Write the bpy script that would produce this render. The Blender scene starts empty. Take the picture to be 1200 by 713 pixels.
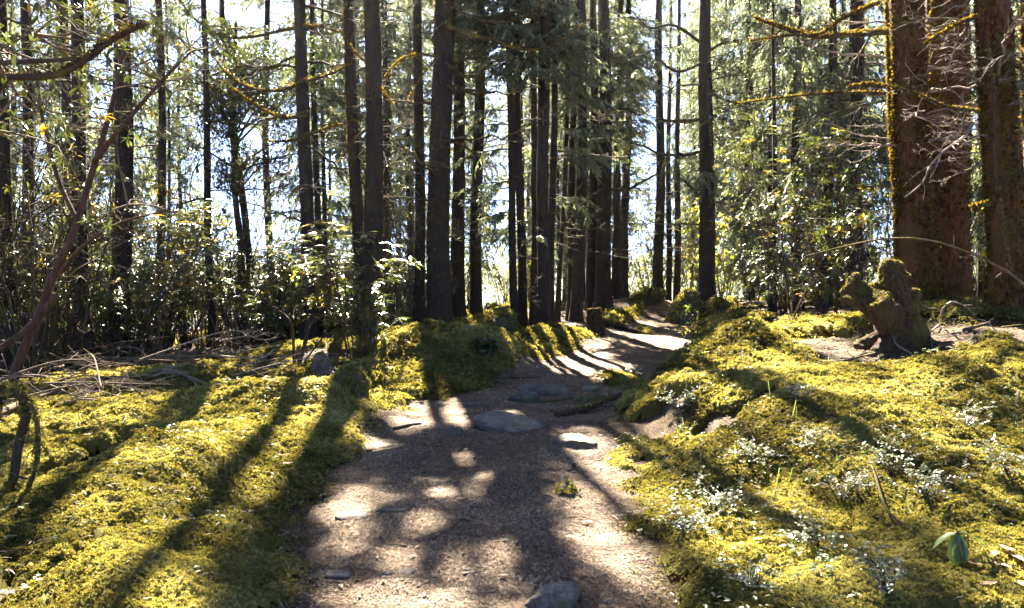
import bpy, math, random
import numpy as np
from math import radians, sin, cos, tan, pi

# ------------------------------------------------------------------ camera, sky, sun, exposure
sc = bpy.context.scene
COL = sc.collection
FPX, U0, V0 = 864.0, 600.0, 356.5            # focal length and centre of a 1200 px wide frame
CAMZ, PITCH = 1.6, radians(0.76)
cam_d = bpy.data.cameras.new("camera"); cam = bpy.data.objects.new("camera", cam_d); COL.objects.link(cam)
cam.location = (0, 0, CAMZ); cam.rotation_euler = (radians(90) - PITCH, 0, 0)
cam_d.sensor_width = 36; cam_d.lens = 36 * FPX / 1200; cam_d.clip_start = .05; cam_d.clip_end = 6000
sc.camera = cam
SUN_EL, SUN_AZ = radians(46), radians(-8.2)    # azimuth measured from +Y towards +X
world = bpy.data.worlds.new("World"); sc.world = world; world.use_nodes = True
wn = world.node_tree
sky = wn.nodes.new('ShaderNodeTexSky'); sky.sky_type = 'NISHITA'; sky.sun_disc = False
sky.sun_elevation = SUN_EL; sky.sun_rotation = SUN_AZ
sky.altitude = 3000; sky.air_density = .28; sky.dust_density = .2; sky.ozone_density = 7
wn.links.new(sky.outputs[0], wn.nodes['Background'].inputs[0])
wn.nodes['Background'].inputs[1].default_value = 0.055
sun_d = bpy.data.lights.new("sun", 'SUN'); sun_o = bpy.data.objects.new("sun", sun_d); COL.objects.link(sun_o)
sun_d.energy = 5.0; sun_d.angle = radians(0.53); sun_d.color = (1, .93, .82)
SD = np.array([sin(SUN_AZ) * cos(SUN_EL), cos(SUN_AZ) * cos(SUN_EL), sin(SUN_EL)])
sun_o.rotation_euler = (pi / 2 - SUN_EL, 0, pi - SUN_AZ)
sun_o.location = (-3, 20, 30)
sc.view_settings.view_transform = 'Standard'; sc.view_settings.look = 'None'
sc.view_settings.exposure = 4.15; sc.view_settings.gamma = 1
sc.view_settings.use_white_balance = True; sc.view_settings.white_balance_temperature = 7000; sc.view_settings.white_balance_tint = 8
sc.cycles.max_bounces = 8; sc.cycles.diffuse_bounces = 4; sc.cycles.transmission_bounces = 4
sc.cycles.glossy_bounces = 2; sc.cycles.transparent_max_bounces = 8

RS = np.random.RandomState(7); random.seed(7)

# ------------------------------------------------------------------ numpy helpers
def _h(ix, iy, iz, seed):
    h = (ix.astype(np.int64) * 374761393 + iy.astype(np.int64) * 668265263 + iz.astype(np.int64) * 2147483647 + seed * 974634777) & 0xffffffff
    h = ((h ^ (h >> 13)) * 1274126177) & 0xffffffff
    h = h ^ (h >> 16)
    return (h & 0xffff) / 65535.0
def vn(x, y, z=None, seed=0):
    x = np.asarray(x, float); y = np.asarray(y, float); z = np.zeros_like(x) if z is None else np.asarray(z, float)
    x, y, z = np.broadcast_arrays(x, y, z)
    ix, iy, iz = np.floor(x), np.floor(y), np.floor(z)
    fx, fy, fz = x - ix, y - iy, z - iz
    fx, fy, fz = [f * f * (3 - 2 * f) for f in (fx, fy, fz)]
    r = 0
    for a in (0, 1):
        for b in (0, 1):
            for c in (0, 1):
                w = (fx if a else 1 - fx) * (fy if b else 1 - fy) * (fz if c else 1 - fz)
                r = r + w * _h(ix + a, iy + b, iz + c, seed)
    return r
def fbm(x, y, z=None, seed=0, o=3):
    r, a, t = 0, 1, 0
    for k in range(o):
        s = 2 ** k
        r = r + a * vn(np.asarray(x) * s, np.asarray(y) * s, None if z is None else np.asarray(z) * s, seed + k); t += a; a *= .5
    return r / t
def ss(x, a, b):
    t = np.clip((np.asarray(x, float) - a) / (b - a), 0, 1); return t * t * (3 - 2 * t)
def norm(v):
    v = np.asarray(v, float); return v / np.maximum(np.linalg.norm(v, axis=-1, keepdims=True), 1e-9)

class MB:
    """collects triangles and quads, then links them as ONE mesh object"""
    def __init__(s): s.V = []; s.F = {3: [], 4: []}; s.M = {3: [], 4: []}; s.T = []; s.n = 0
    def add(s, V, F, tint=0.5, mat=0):
        V = np.asarray(V, float).reshape(-1, 3)
        for f in (F if isinstance(F, (list, tuple)) else [F]):
            f = np.asarray(f, int)
            if len(f): s.F[f.shape[1]].append(f + s.n); s.M[f.shape[1]].append(np.full(len(f), mat, int))
        s.V.append(V); s.T.append(np.broadcast_to(np.asarray(tint, float), (len(V),))); s.n += len(V)
        return s
    def inst(s, T, F, O, X, Z, S, tint=0.5, mat=0):
        """copies of template T,F at O with local x axis X, up hint Z, scale S"""
        O = np.asarray(O, float).reshape(-1, 3); n = len(O)
        if n == 0: return s
        X = norm(np.broadcast_to(X, (n, 3))); Y = norm(np.cross(np.broadcast_to(Z, (n, 3)), X)); Z = np.cross(X, Y)
        S = np.broadcast_to(np.asarray(S, float), (n,))
        V = (T[None, :, 0, None] * X[:, None] + T[None, :, 1, None] * Y[:, None] + T[None, :, 2, None] * Z[:, None]) * S[:, None, None] + O[:, None]
        k = len(T); off = (np.arange(n) * k)
        for f in (F if isinstance(F, (list, tuple)) else [F]):
            f = np.asarray(f, int)
            if len(f):
                ff = (f[None] + off[:, None, None]).reshape(-1, f.shape[1]); s.F[f.shape[1]].append(ff + s.n); s.M[f.shape[1]].append(np.full(len(ff), mat, int))
        s.V.append(V.reshape(-1, 3)); s.T.append(np.repeat(np.broadcast_to(np.asarray(tint, float), (n,)), k)); s.n += n * k
        return s
    def thin(s, test):
        """drops the faces whose place answers test"""
        V = np.concatenate(s.V)
        for k in (3, 4):
            if s.F[k]:
                F = np.concatenate(s.F[k]); m = np.concatenate(s.M[k]); q = ~test(V[F].mean(1)) | (m == 1); s.F[k], s.M[k] = [F[q]], [m[q]]
        return s
    def build(s, name, mats, parent=None, smooth=True, origin=None):
        me = bpy.data.meshes.new(name)
        V = np.concatenate(s.V) if s.V else np.zeros((0, 3))
        if origin is not None: V = V - np.asarray(origin)
        F3 = np.concatenate(s.F[3]) if s.F[3] else np.zeros((0, 3), int); F4 = np.concatenate(s.F[4]) if s.F[4] else np.zeros((0, 4), int)
        me.vertices.add(len(V)); me.vertices.foreach_set('co', V.astype(np.float32).ravel())
        li = np.concatenate([F3.ravel(), F4.ravel()]).astype(np.int32)
        me.loops.add(len(li)); me.loops.foreach_set('vertex_index', li)
        me.polygons.add(len(F3) + len(F4))
        st = np.concatenate([np.arange(len(F3)) * 3, len(F3) * 3 + np.arange(len(F4)) * 4]).astype(np.int32)
        me.polygons.foreach_set('loop_start', st)
        mi = np.concatenate(s.M[3] + s.M[4]).astype(np.int32) if (s.M[3] or s.M[4]) else np.zeros(0, np.int32)
        for m in (mats if isinstance(mats, (list, tuple)) else [mats]): me.materials.append(m)
        me.polygons.foreach_set('material_index', mi)
        me.polygons.foreach_set('use_smooth', np.full(len(mi), smooth))
        a = me.attributes.new('tint', 'FLOAT', 'POINT'); a.data.foreach_set('value', np.concatenate(s.T).astype(np.float32))
        me.update(calc_edges=True)
        o = bpy.data.objects.new(name, me); COL.objects.link(o)
        if parent is not None: o.parent = parent
        return o

def smoothline(P, n):
    """Catmull-Rom through the points P, n samples"""
    P = np.asarray(P, float)
    if len(P) == 2: t = np.linspace(0, 1, n)[:, None]; return P[0] * (1 - t) + P[1] * t
    Q = np.concatenate([[2 * P[0] - P[1]], P, [2 * P[-1] - P[-2]]])
    u = np.linspace(0, len(P) - 1 - 1e-6, n); i = u.astype(int); t = (u - i)[:, None]
    a, b, c, d = Q[i], Q[i + 1], Q[i + 2], Q[i + 3]
    return .5 * (2 * b + (c - a) * t + (2 * a - 5 * b + 4 * c - d) * t ** 2 + (3 * b - a - 3 * c + d) * t ** 3)
def tube(mb, P, R, sides=6, tint=.5, mat=0, amp=0., fr=3., seed=0, cap=True, ridge=0):
    P = np.asarray(P, float); n = len(P); R = np.broadcast_to(np.asarray(R, float), (n,))
    T = norm(np.gradient(P, axis=0))
    ref = np.array([0, 0, 1.]) if abs(T[:, 2]).mean() < .8 else np.array([1., 0, 0])
    A = norm(np.cross(T, ref)); B = np.cross(T, A)
    th = np.arange(sides) * 2 * pi / sides
    rr = np.repeat(R[:, None], sides, 1)
    if amp:
        ln = np.concatenate([[0], np.cumsum(np.linalg.norm(np.diff(P, axis=0), axis=1))])[:, None]
        rm = max(R.max(), 1e-4)
        cx, cy = np.cos(th)[None] * fr, np.sin(th)[None] * fr
        nz = fbm(cx + 7 + 0 * ln, cy + 3 + 0 * ln, ln / rm * .5, seed, 3) - .5
        if ridge: nz = nz + ridge * (np.abs(vn(cx * 2.2 + 0 * ln, cy * 2.2 + 0 * ln, ln / rm * .12, seed + 9) - .5) * 2 - .4)
        rr = rr * (1 + amp * 2 * nz)
    V = P[:, None] + (np.cos(th)[None, :, None] * A[:, None] + np.sin(th)[None, :, None] * B[:, None]) * rr[:, :, None]
    i = np.arange(n - 1)[:, None] * sides; j = np.arange(sides)[None]; k = (j + 1) % sides
    F = np.stack([i + j, i + k, i + sides + k, i + sides + j], -1).reshape(-1, 4)
    V = V.reshape(-1, 3); Fs = [F]
    if cap and sides > 3:
        m = len(V); V = np.concatenate([V, P[:1], P[-1:]])
        jj = np.arange(sides); kk = (jj + 1) % sides; o2 = (n - 1) * sides
        Fs.append(np.concatenate([np.stack([jj * 0 + m, kk, jj], 1), np.stack([jj * 0 + m + 1, o2 + jj, o2 + kk], 1)]))
    mb.add(V, Fs, tint, mat)
def rdir(n):
    return norm(RS.normal(size=(n, 3)))
def grid_faces(m, n):
    i = np.arange(m - 1)[:, None] * n; j = np.arange(n - 1)[None]
    return np.stack([i + j, i + j + 1, i + n + j + 1, i + n + j], -1).reshape(-1, 4)

# ------------------------------------------------------------------ object helpers
def tag(o, label=None, cat=None, group=None, kind=None):
    if label: o['label'] = label
    if cat: o['category'] = cat
    if group: o['group'] = group
    if kind: o['kind'] = kind
    return o
def empty(name, loc, label=None, cat=None, group=None, rz=0):
    o = bpy.data.objects.new(name, None); COL.objects.link(o); o.location = loc; o.rotation_euler = (0, 0, rz)
    return tag(o, label, cat, group)
def dup(root, loc, rz=0, scale=1, label=None, group=None):
    r = root.copy(); COL.objects.link(r); r.location = loc; r.rotation_euler = (0, 0, rz)
    r.scale = (scale, scale, scale) if np.isscalar(scale) else scale
    if label: r['label'] = label
    if group: r['group'] = group
    for ch in list(root.children):
        c = ch.copy(); COL.objects.link(c); c.parent = r
    return r

# ------------------------------------------------------------------ materials
def ramp(nt, stops):
    r = nt.nodes.new('ShaderNodeValToRGB'); e = r.color_ramp.elements
    while len(e) < len(stops): e.new(0.5)
    for q, (p, c) in zip(e, stops): q.position = p; q.color = (*c, 1)
    return r
def newmat(name):
    m = bpy.data.materials.new(name); m.use_nodes = True; nt = m.node_tree
    return m, nt, nt.nodes['Principled BSDF'], nt.nodes['Material Output']
def N(nt, t, **kw):
    n = nt.nodes.new(t)
    for k, v in kw.items(): setattr(n, k, v)
    return n
def noise(nt, scale, detail=4, vec=None, rough=.6):
    n = N(nt, 'ShaderNodeTexNoise'); n.inputs['Scale'].default_value = scale; n.inputs['Detail'].default_value = detail; n.inputs['Roughness'].default_value = rough
    if vec is not None: nt.links.new(vec, n.inputs['Vector'])
    return n
def leafmat(name, stops, trans, tf=.4, rough=.5, spec=.5, nscale=0):
    """double-sided leaf: colour by the leaf's own tint, part of the light passes through"""
    m, nt, bs, out = newmat(name); L = nt.links.new
    at = N(nt, 'ShaderNodeAttribute', attribute_name='tint')
    fac = at.outputs['Fac']
    if nscale:
        g = N(nt, 'ShaderNodeNewGeometry'); n = noise(nt, nscale, 3, g.outputs['Position'])
        mm = N(nt, 'ShaderNodeMath', operation='MULTIPLY_ADD'); L(n.outputs['Fac'], mm.inputs[0]); mm.inputs[1].default_value = 1.1
        m2 = N(nt, 'ShaderNodeMath', operation='MULTIPLY_ADD'); L(at.outputs['Fac'], m2.inputs[0]); m2.inputs[1].default_value = .7; m2.inputs[2].default_value = -.4
        L(m2.outputs[0], mm.inputs[2]); fac = mm.outputs[0]
    r = ramp(nt, stops); L(fac, r.inputs['Fac']); L(r.outputs['Color'], bs.inputs['Base Color'])
    bs.inputs['Roughness'].default_value = rough; bs.inputs['Specular IOR Level'].default_value = spec
    tr = N(nt, 'ShaderNodeBsdfTranslucent')
    mx = N(nt, 'ShaderNodeMix', data_type='RGBA', blend_type='MULTIPLY'); mx.inputs['Factor'].default_value = 1
    L(r.outputs['Color'], mx.inputs['A']); mx.inputs['B'].default_value = (*trans, 1); mx.clamp_result = False
    L(mx.outputs['Result'], tr.inputs['Color'])
    ms = N(nt, 'ShaderNodeMixShader'); ms.inputs[0].default_value = tf
    L(bs.outputs[0], ms.inputs[1]); L(tr.outputs[0], ms.inputs[2]); L(ms.outputs[0], out.inputs['Surface'])
    return m
def barkmat(name, dark, light, moss=None, mossamt=.5, sc_=1.0, bump=.6, rough=.9):
    m, nt, bs, out = newmat(name); L = nt.links.new
    g = N(nt, 'ShaderNodeTexCoord'); mp = N(nt, 'ShaderNodeMapping'); mp.inputs['Scale'].default_value = (9 * sc_, 9 * sc_, 2.2 * sc_); L(g.outputs['Object'], mp.inputs['Vector'])
    n1 = noise(nt, 2.2, 6, mp.outputs[0], .7); n2 = noise(nt, 1.3 * sc_, 4, g.outputs['Object'])
    at = N(nt, 'ShaderNodeAttribute', attribute_name='tint')
    r = ramp(nt, [(.3, dark), (.7, light)]); L(n1.outputs['Fac'], r.inputs['Fac'])
    colo = r.outputs['Color']
    if moss:
        rm = ramp(nt, [(.62 - mossamt * .3, (0, 0, 0)), (.72 - mossamt * .22, (1, 1, 1))]); L(n2.outputs['Fac'], rm.inputs['Fac'])
        n3 = noise(nt, 22, 3, g.outputs['Object']); rc = ramp(nt, [(.3, tuple(c * .6 for c in moss)), (.7, moss)]); L(n3.outputs['Fac'], rc.inputs['Fac'])
        mx = N(nt, 'ShaderNodeMix', data_type='RGBA'); L(rm.outputs['Color'], mx.inputs['Factor']); L(colo, mx.inputs['A']); L(rc.outputs['Color'], mx.inputs['B']); colo = mx.outputs['Result']
    L(colo, bs.inputs['Base Color']); bs.inputs['Roughness'].default_value = rough; bs.inputs['Specular IOR Level'].default_value = .2
    b = N(nt, 'ShaderNodeBump'); b.inputs['Strength'].default_value = bump; b.inputs['Distance'].default_value = .03
    n4 = noise(nt, 4.5, 6, mp.outputs[0], .75); L(n4.outputs['Fac'], b.inputs['Height']); L(b.outputs[0], bs.inputs['Normal'])
    return m
def stonemat(name, dark, light, moss=True):
    m, nt, bs, out = newmat(name); L = nt.links.new
    g = N(nt, 'ShaderNodeTexCoord'); ge = N(nt, 'ShaderNodeNewGeometry')
    n1 = noise(nt, 7, 8, g.outputs['Object'], .7); r = ramp(nt, [(.32, dark), (.68, light)]); L(n1.outputs['Fac'], r.inputs['Fac'])
    n5 = noise(nt, 45, 3, g.outputs['Object']); rs = ramp(nt, [(.35, (.55, .55, .55)), (.6, (1, 1, 1))]); L(n5.outputs['Fac'], rs.inputs['Fac'])
    m0 = N(nt, 'ShaderNodeMix', data_type='RGBA', blend_type='MULTIPLY'); m0.inputs['Factor'].default_value = 1; L(r.outputs['Color'], m0.inputs['A']); L(rs.outputs['Color'], m0.inputs['B'])
    colo = m0.outputs['Result']
    if moss:
        n2 = noise(nt, 4, 5, g.outputs['Object']); rm = ramp(nt, [(.56, (0, 0, 0)), (.64, (1, 1, 1))]); L(n2.outputs['Fac'], rm.inputs['Fac'])
        mx = N(nt, 'ShaderNodeMix', data_type='RGBA'); L(rm.outputs['Color'], mx.inputs['Factor']); L(colo, mx.inputs['A']); mx.inputs['B'].default_value = (.075, .075, .02, 1); colo = mx.outputs['Result']
    L(colo, bs.inputs['Base Color']); bs.inputs['Roughness'].default_value = .75
    b = N(nt, 'ShaderNodeBump'); b.inputs['Strength'].default_value = .5; b.inputs['Distance'].default_value = .02
    n4 = noise(nt, 18, 8, g.outputs['Object'], .7); L(n4.outputs['Fac'], b.inputs['Height']); L(b.outputs[0], bs.inputs['Normal'])
    return m
def soilmat(name, stops, scale=1., bump=.5):
    m, nt, bs, out = newmat(name); L = nt.links.new
    g = N(nt, 'ShaderNodeNewGeometry'); P = g.outputs['Position']
    n1 = noise(nt, 1.3 * scale, 4, P); n2 = noise(nt, 60 * scale, 5, P, .8)
    mp = N(nt, 'ShaderNodeMapping'); mp.inputs['Scale'].default_value = (90, 38, 60); mp.inputs['Rotation'].default_value = (0, 0, .6); L(P, mp.inputs['Vector'])
    v = N(nt, 'ShaderNodeTexVoronoi'); v.inputs['Scale'].default_value = 1; L(mp.outputs[0], v.inputs['Vector'])
    a = N(nt, 'ShaderNodeMath', operation='MULTIPLY_ADD'); L(n2.outputs['Fac'], a.inputs[0]); a.inputs[1].default_value = .75
    sp = N(nt, 'ShaderNodeSeparateColor'); L(v.outputs['Color'], sp.inputs[0])
    a2 = N(nt, 'ShaderNodeMath', operation='MULTIPLY_ADD'); L(sp.outputs[0], a2.inputs[0]); a2.inputs[1].default_value = .6; L(a.outputs[0], a2.inputs[2])
    a3 = N(nt, 'ShaderNodeMath', operation='MULTIPLY_ADD'); L(n1.outputs['Fac'], a3.inputs[0]); a3.inputs[1].default_value = 1.15; a3.inputs[2].default_value = -.66; L(a3.outputs[0], a.inputs[2])
    r = ramp(nt, stops); L(a2.outputs[0], r.inputs['Fac']); L(r.outputs['Color'], bs.inputs['Base Color'])
    bs.inputs['Roughness'].default_value = .95; bs.inputs['Specular IOR Level'].default_value = .15
    b = N(nt, 'ShaderNodeBump'); b.inputs['Strength'].default_value = bump; b.inputs['Distance'].default_value = .012
    L(a2.outputs[0], b.inputs['Height']); L(b.outputs[0], bs.inputs['Normal'])
    return m

MOSSC = (.15, .13, .018)
M = {
 'floor': soilmat('forest_floor', [(.1, (.016, .011, .007)), (.5, (.045, .029, .018)), (.9, (.11, .075, .045))]),
 'path': soilmat('packed_path_soil', [(.1, (.028, .017, .011)), (.45, (.082, .053, .036)), (.8, (.15, .108, .073)), (1, (.30, .23, .16))]),
 'moss': leafmat('moss_leaf', [(0, (.055, .040, .016)), (.22, (.090, .082, .024)), (.45, (.19, .174, .050)), (.72, (.32, .295, .105)), (1, (.46, .42, .20))], (1.5, 1.35, .75), .42, .85, .1, .9),
 'needle': leafmat('conifer_needles', [(0, (.028, .042, .028)), (.5, (.075, .096, .056)), (.85, (.14, .15, .085)), (1, (.22, .18, .09))], (2.4, 2.2, 1.7), .44, .45, .5),
 'leaf': leafmat('rhododendron_leaf', [(0, (.025, .038, .016)), (.6, (.055, .075, .026)), (.8, (.085, .10, .032)), (.88, (.19, .16, .03)), (1, (.27, .18, .03))], (1.8, 1.6, .55), .32, .36, 1.0),
 'bright': leafmat('sunlit_broadleaf', [(0, (.06, .10, .02)), (.6, (.14, .18, .03)), (1, (.30, .22, .03))], (2.2, 2.0, .8), .5, .5, .4),
 'silver': leafmat('silvery_small_leaf', [(0, (.08, .12, .05)), (.5, (.19, .21, .14)), (1, (.40, .37, .32))], (1.3, 1.3, 1.1), .3, .3, .7),
 'cover': leafmat('groundcover_leaf', [(0, (.04, .07, .02)), (.6, (.10, .15, .05)), (1, (.28, .32, .18))], (1.8, 1.8, .8), .35, .4, .5),
 'bark': barkmat('dark_conifer_bark', (.010, .0075, .006), (.042, .030, .022), (.06, .05, .015), .3),
 'bark_red': barkmat('rusty_mossy_bark', (.032, .014, .006), (.24, .105, .042), (.14, .095, .020), .5, 1.3, 1.8),
 'bark_rhodo': barkmat('flaky_brown_bark', (.03, .016, .010), (.12, .066, .040), None),
 'twig': barkmat('dead_grey_twig', (.06, .045, .035), (.19, .145, .105), (.15, .12, .02), .45, 2, .4),
 'twig_dark': barkmat('dark_branch_bark', (.022, .016, .012), (.07, .052, .038), (.13, .11, .02), .5, 2, .4),
 'twig_pale': barkmat('bleached_twig', (.12, .09, .07), (.34, .27, .21), None, 0, 2, .3),
 'stone': stonemat('grey_stone', (.060, .045, .034), (.24, .195, .155)),
 'stone_dark': stonemat('dark_wet_stone', (.034, .026, .020), (.125, .10, .078)),
 'stone_brown': stonemat('brown_stone', (.05, .032, .022), (.21, .145, .10)),
 'stone_moss': stonemat('moss_stained_stone', (.03, .03, .02), (.10, .09, .05)),
 'litter': leafmat('dry_needles', [(0, (.03, .018, .012)), (.5, (.12, .078, .055)), (.8, (.26, .185, .13)), (1, (.46, .37, .28))], (.8, .7, .5), .15, .7, .3),
 'dry': leafmat('dry_leaf', [(0, (.12, .07, .04)), (.5, (.32, .22, .14)), (1, (.42, .16, .04))], (1.2, .9, .5), .25, .55, .4),
 'hill': soilmat('far_wooded_hill', [(.2, (.03, .05, .03)), (.6, (.05, .075, .04)), (1, (.07, .10, .05))], .02),
 'stump': barkmat('rotten_stump_wood', (.022, .012, .006), (.14, .08, .04), (.12, .10, .02), .45, 1.6, 1.2),
}

# ------------------------------------------------------------------ terrain
YS = np.array([-5, 3.47, 4.13, 4.85, 5.64, 7.47, 8.38, 9.87, 12, 14.5, 17.3, 19.7, 23, 27.6, 33, 40])
LX = np.array([-.72, -.85, -1.0, -1.08, -1.12, -1.15, -.98, -.15, .65, 1.5, 2.3, 3.2, 4.2, 5.3, 6.6, 8.4])
RX = np.array([.42, .49, .55, .62, .66, .78, .98, 1.55, 2.5, 3.5, 4.1, 4.67, 5.3, 6.3, 7.6, 9.4])
MOUNDS = [(-.95, 11.3, 1.25, .95, .52), (-2.2, 9.9, .55, .5, .22), (-3.0, 11.2, 1.0, .8, .25), (2.75, 9.7, .8, .7, .34), (2.1, 7.2, .7, .6, .20),
          (2.3, 8.6, .6, .5, .15), (4.2, 7.2, 1.2, .8, .16), (3.0, 5.4, .7, .5, .12), (-2.6, 7.6, .8, .6, .15), (-3.4, 5.6, .8, .5, .14), (-2.4, 5.2, .6, .5, .08),
          (.9, 15.8, 1.2, .9, .10), (4.3, 26, 1.6, 1.6, .5), (5.2, 29, 1.6, 1.6, .4), (7.6, 24, 1.3, 1.4, .3), (-4.4, 9.4, .9, .7, .15)]
def edges(x, y): return np.interp(y, YS, LX), np.interp(y, YS, RX)
def H(x, y):
    x = np.asarray(x, float); y = np.asarray(y, float)
    L, R = edges(x, y)
    wob = (vn(x * 1.7, y * 1.7, seed=41) - .5) * .28
    sL, sR = L - x + wob, x - R + wob
    z = np.interp(y, [-200, 0, 30, 42, 70, 120, 200, 600], [-7, 0, 1.05, 1.0, -1.5, -6, -14, -30])
    A = np.interp(y, [1, 5, 8, 12, 16, 22, 30], [.12, .32, .72, .98, .8, .5, .3])
    z = z + A * (.72 * ss(sR, -.05, 2.1) + .42 * ss(sR, 2.2, 6)) + .10 * ss(sL, -.05, .9)
    z = z - np.clip(.07 * np.maximum(0, sL - 5.0), 0, 4)
    for a, b, rx, ry, h in MOUNDS: z = z + h * np.exp(-(((x - a) / rx) ** 2 + ((y - b) / ry) ** 2) ** 1.3)
    off = ss(np.maximum(sL, sR), -.1, .5)
    z = z + off * ((fbm(x * .8, y * .8, seed=3) - .5) * .26 + (fbm(x * 3, y * 3, seed=5) - .5) * .09)
    z = z + (1 - off) * ((fbm(x * 1.6, y * 1.6, seed=8) - .5) * .09 + (vn(x * 9, y * 9, seed=9) - .5) * .022 + (vn(x * 22, y * 22, seed=10) - .5) * .010)
    return z
def mossmask(x, y):
    L, R = edges(x, y)
    e = (fbm(x * 2.2, y * 2.2, seed=21) - .5) * .5
    dl, dr = L - x + e, x - R + e
    far = ss(12.6 + (fbm(x * .7, y * .7, seed=23) - .5) * 3 - y, 0, 1.2)
    left = ss(dl, -.06, .5) * ss(6.4 + (fbm(x * .5, y * .5, seed=24) - .5) * 3 - dl, 0, .8) * np.maximum(far, ss(3.6 - dl, 0, 1) * ss(19 - y, 0, 3))
    right = ss(dr, -.06, .5) * np.maximum(ss(14 - y, 0, 3) * ss(9 - dr, 0, 1), ss(2.2 - dr, 0, 1))
    deb = np.exp(-(((x - 5.0) / 1.9) ** 2 + ((y - 9.0) / 1.7) ** 2) ** 2)        # bare litter round the stump
    m = np.maximum(left, right) * (1 - deb * ss(fbm(x * 1.5, y * 1.5, seed=31), .30, .42))
    tongue = np.exp(-(((x - 1.55) / .35) ** 2 + ((y - 10.6) / 1.0) ** 2)) * 1.2
    patch = ss(fbm(x * .6, y * .6, seed=27), .5, .6) * ss(y, 16, 19) * ss(34 - y, 0, 3) * ss(np.maximum(dl, dr), .0, .4)
    hole = ss(fbm(x * 1.4, y * 1.4, seed=29), .70, .78) * .8
    return np.clip(np.maximum(np.maximum(m, tongue), patch) - hole, 0, 1)
def Hm(x, y):
    """top of the moss carpet"""
    c0 = ss(vn(x * 1.3, y * 1.3, seed=50), .35, .8)
    c1 = 1 - np.abs(2 * vn(x * 4.3, y * 4.3, seed=51) - 1); c2 = 1 - np.abs(2 * vn(x * 10, y * 10, seed=52) - 1); c3 = vn(x * 24, y * 24, seed=53)
    L, R = edges(x, y); e = .12 + .88 * ss(np.maximum(L - x, x - R), .05, .8)
    return H(x, y) + ss(mossmask(x, y), .25, .9) * (.012 + .02 * c3 + e * (.055 * c1 + .04 * c2 + .09 * c0))
def axisgrid(lo, hi, step, far, growth):
    a = list(np.arange(lo, hi + 1e-6, step)); s = step
    while a[-1] < far: s *= growth; a.append(a[-1] + s)
    s = step
    while a[0] > -far: s *= growth; a.insert(0, a[0] - s)
    return np.array(a)
gx, gy = axisgrid(-5, 6, .04, 2500, 1.09), axisgrid(2, 14, .05, 2500, 1.09)
X, Y = np.meshgrid(gx, gy); Z = H(X, Y)
mb = MB(); mb.add(np.stack([X, Y, Z], -1), grid_faces(len(gy), len(gx)))
tag(mb.build('ground', M['floor']), 'dark brown forest floor of needles and litter under the trees', kind='structure')

def sheet(name, mat, xs, ys, keep, hf, tint=.5, label=None, kind=None):
    X, Y = np.meshgrid(xs, ys); k = keep(X, Y); Z = hf(X, Y)
    F = grid_faces(len(ys), len(xs)); F = F[k.ravel()[F].any(1)]
    used = np.unique(F); mp = np.full(X.size, -1); mp[used] = np.arange(len(used))
    V = np.stack([X, Y, Z], -1).reshape(-1, 3)[used]
    mb = MB(); mb.add(V, mp[F], tint); return tag(mb.build(name, mat), label, kind=kind)
def pathkeep(x, y):
    L, R = edges(x, y); e = (fbm(x * 3, y * 3, seed=61) - .5) * .3
    return (x > L - .12 + e) & (x < R + .12 + e)
pys = np.concatenate([np.arange(1.2, 9, .03), np.arange(9, 38, .12)])
sheet('path', M['path'], np.arange(-1.9, 9.5, .03), pys, pathkeep, lambda x, y: H(x, y) + .004, label='narrow trodden brown dirt path winding up between the mossy banks', kind='structure')
# wooded hills far beyond the crest of the path
hx = np.linspace(-1500, 1500, 120); hy = np.linspace(420, 1500, 40); X, Y = np.meshgrid(hx, hy)
Z = -40 + 95 * ss(Y, 420, 900) * (.55 + .6 * fbm(X / 330, Y / 330, seed=71, o=4)) + 6 * vn(X / 30, Y / 30, seed=72)
mb = MB(); mb.add(np.stack([X, Y, Z], -1), grid_faces(40, 120)); tag(mb.build('hills', M['hill']), 'far wooded hillside seen in the gap between the trunks', kind='structure')

# thin mist among the trees, added for a white glow towards the sun
_hz = MB()
_c = np.array([(x, y, z) for z in (-60, 130) for y in (-3000, 3000) for x in (-3000, 3000)], float)
_hz.add(_c, np.array([(0, 2, 3, 1), (4, 5, 7, 6), (0, 1, 5, 4), (2, 6, 7, 3), (0, 4, 6, 2), (1, 3, 7, 5)]))
_m = bpy.data.materials.new('mist'); _m.use_nodes = True; _nt = _m.node_tree; _nt.nodes.remove(_nt.nodes['Principled BSDF'])
_v = _nt.nodes.new('ShaderNodeVolumePrincipled'); _v.inputs['Density'].default_value = .00018; _v.inputs['Color'].default_value = (.9, .95, 1, 1); _v.inputs['Anisotropy'].default_value = .82
_nt.links.new(_v.outputs[0], _nt.nodes['Material Output'].inputs['Volume'])
tag(_hz.build('haze', _m, smooth=False), 'thin haze between the backlit trunks, added for a white glow towards the sun', kind='stuff')

# ------------------------------------------------------------------ camera geometry: pixels of the 1200 px photo to points
CP, SP = cos(PITCH), sin(PITCH)
def proj(P):
    P = np.asarray(P, float); x, y, z = P[..., 0], P[..., 1], P[..., 2] - CAMZ
    f = np.maximum(y * CP - z * SP, 1e-3); up = y * SP + z * CP
    return U0 + FPX * x / f, V0 - FPX * up / f
def W(u, v, d):
    a, b = (u - U0) / FPX, (V0 - v) / FPX
    return np.array([a * d, d * CP + b * d * SP, CAMZ - d * SP + b * d * CP])
def at(u, v, hf=H):
    t = np.linspace(1.5, 60, 4000); P = np.stack([W(u, v, 1.0)] ) - np.array([0, 0, CAMZ])
    Q = t[:, None] * P + np.array([0, 0, CAMZ]); d = Q[:, 2] - hf(Q[:, 0], Q[:, 1])
    i = np.argmax(d < 0)
    if d[i] >= 0: i = len(t) - 1
    return np.array([Q[i, 0], Q[i, 1], hf(Q[i:i + 1, 0], Q[i:i + 1, 1])[0]])
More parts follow.
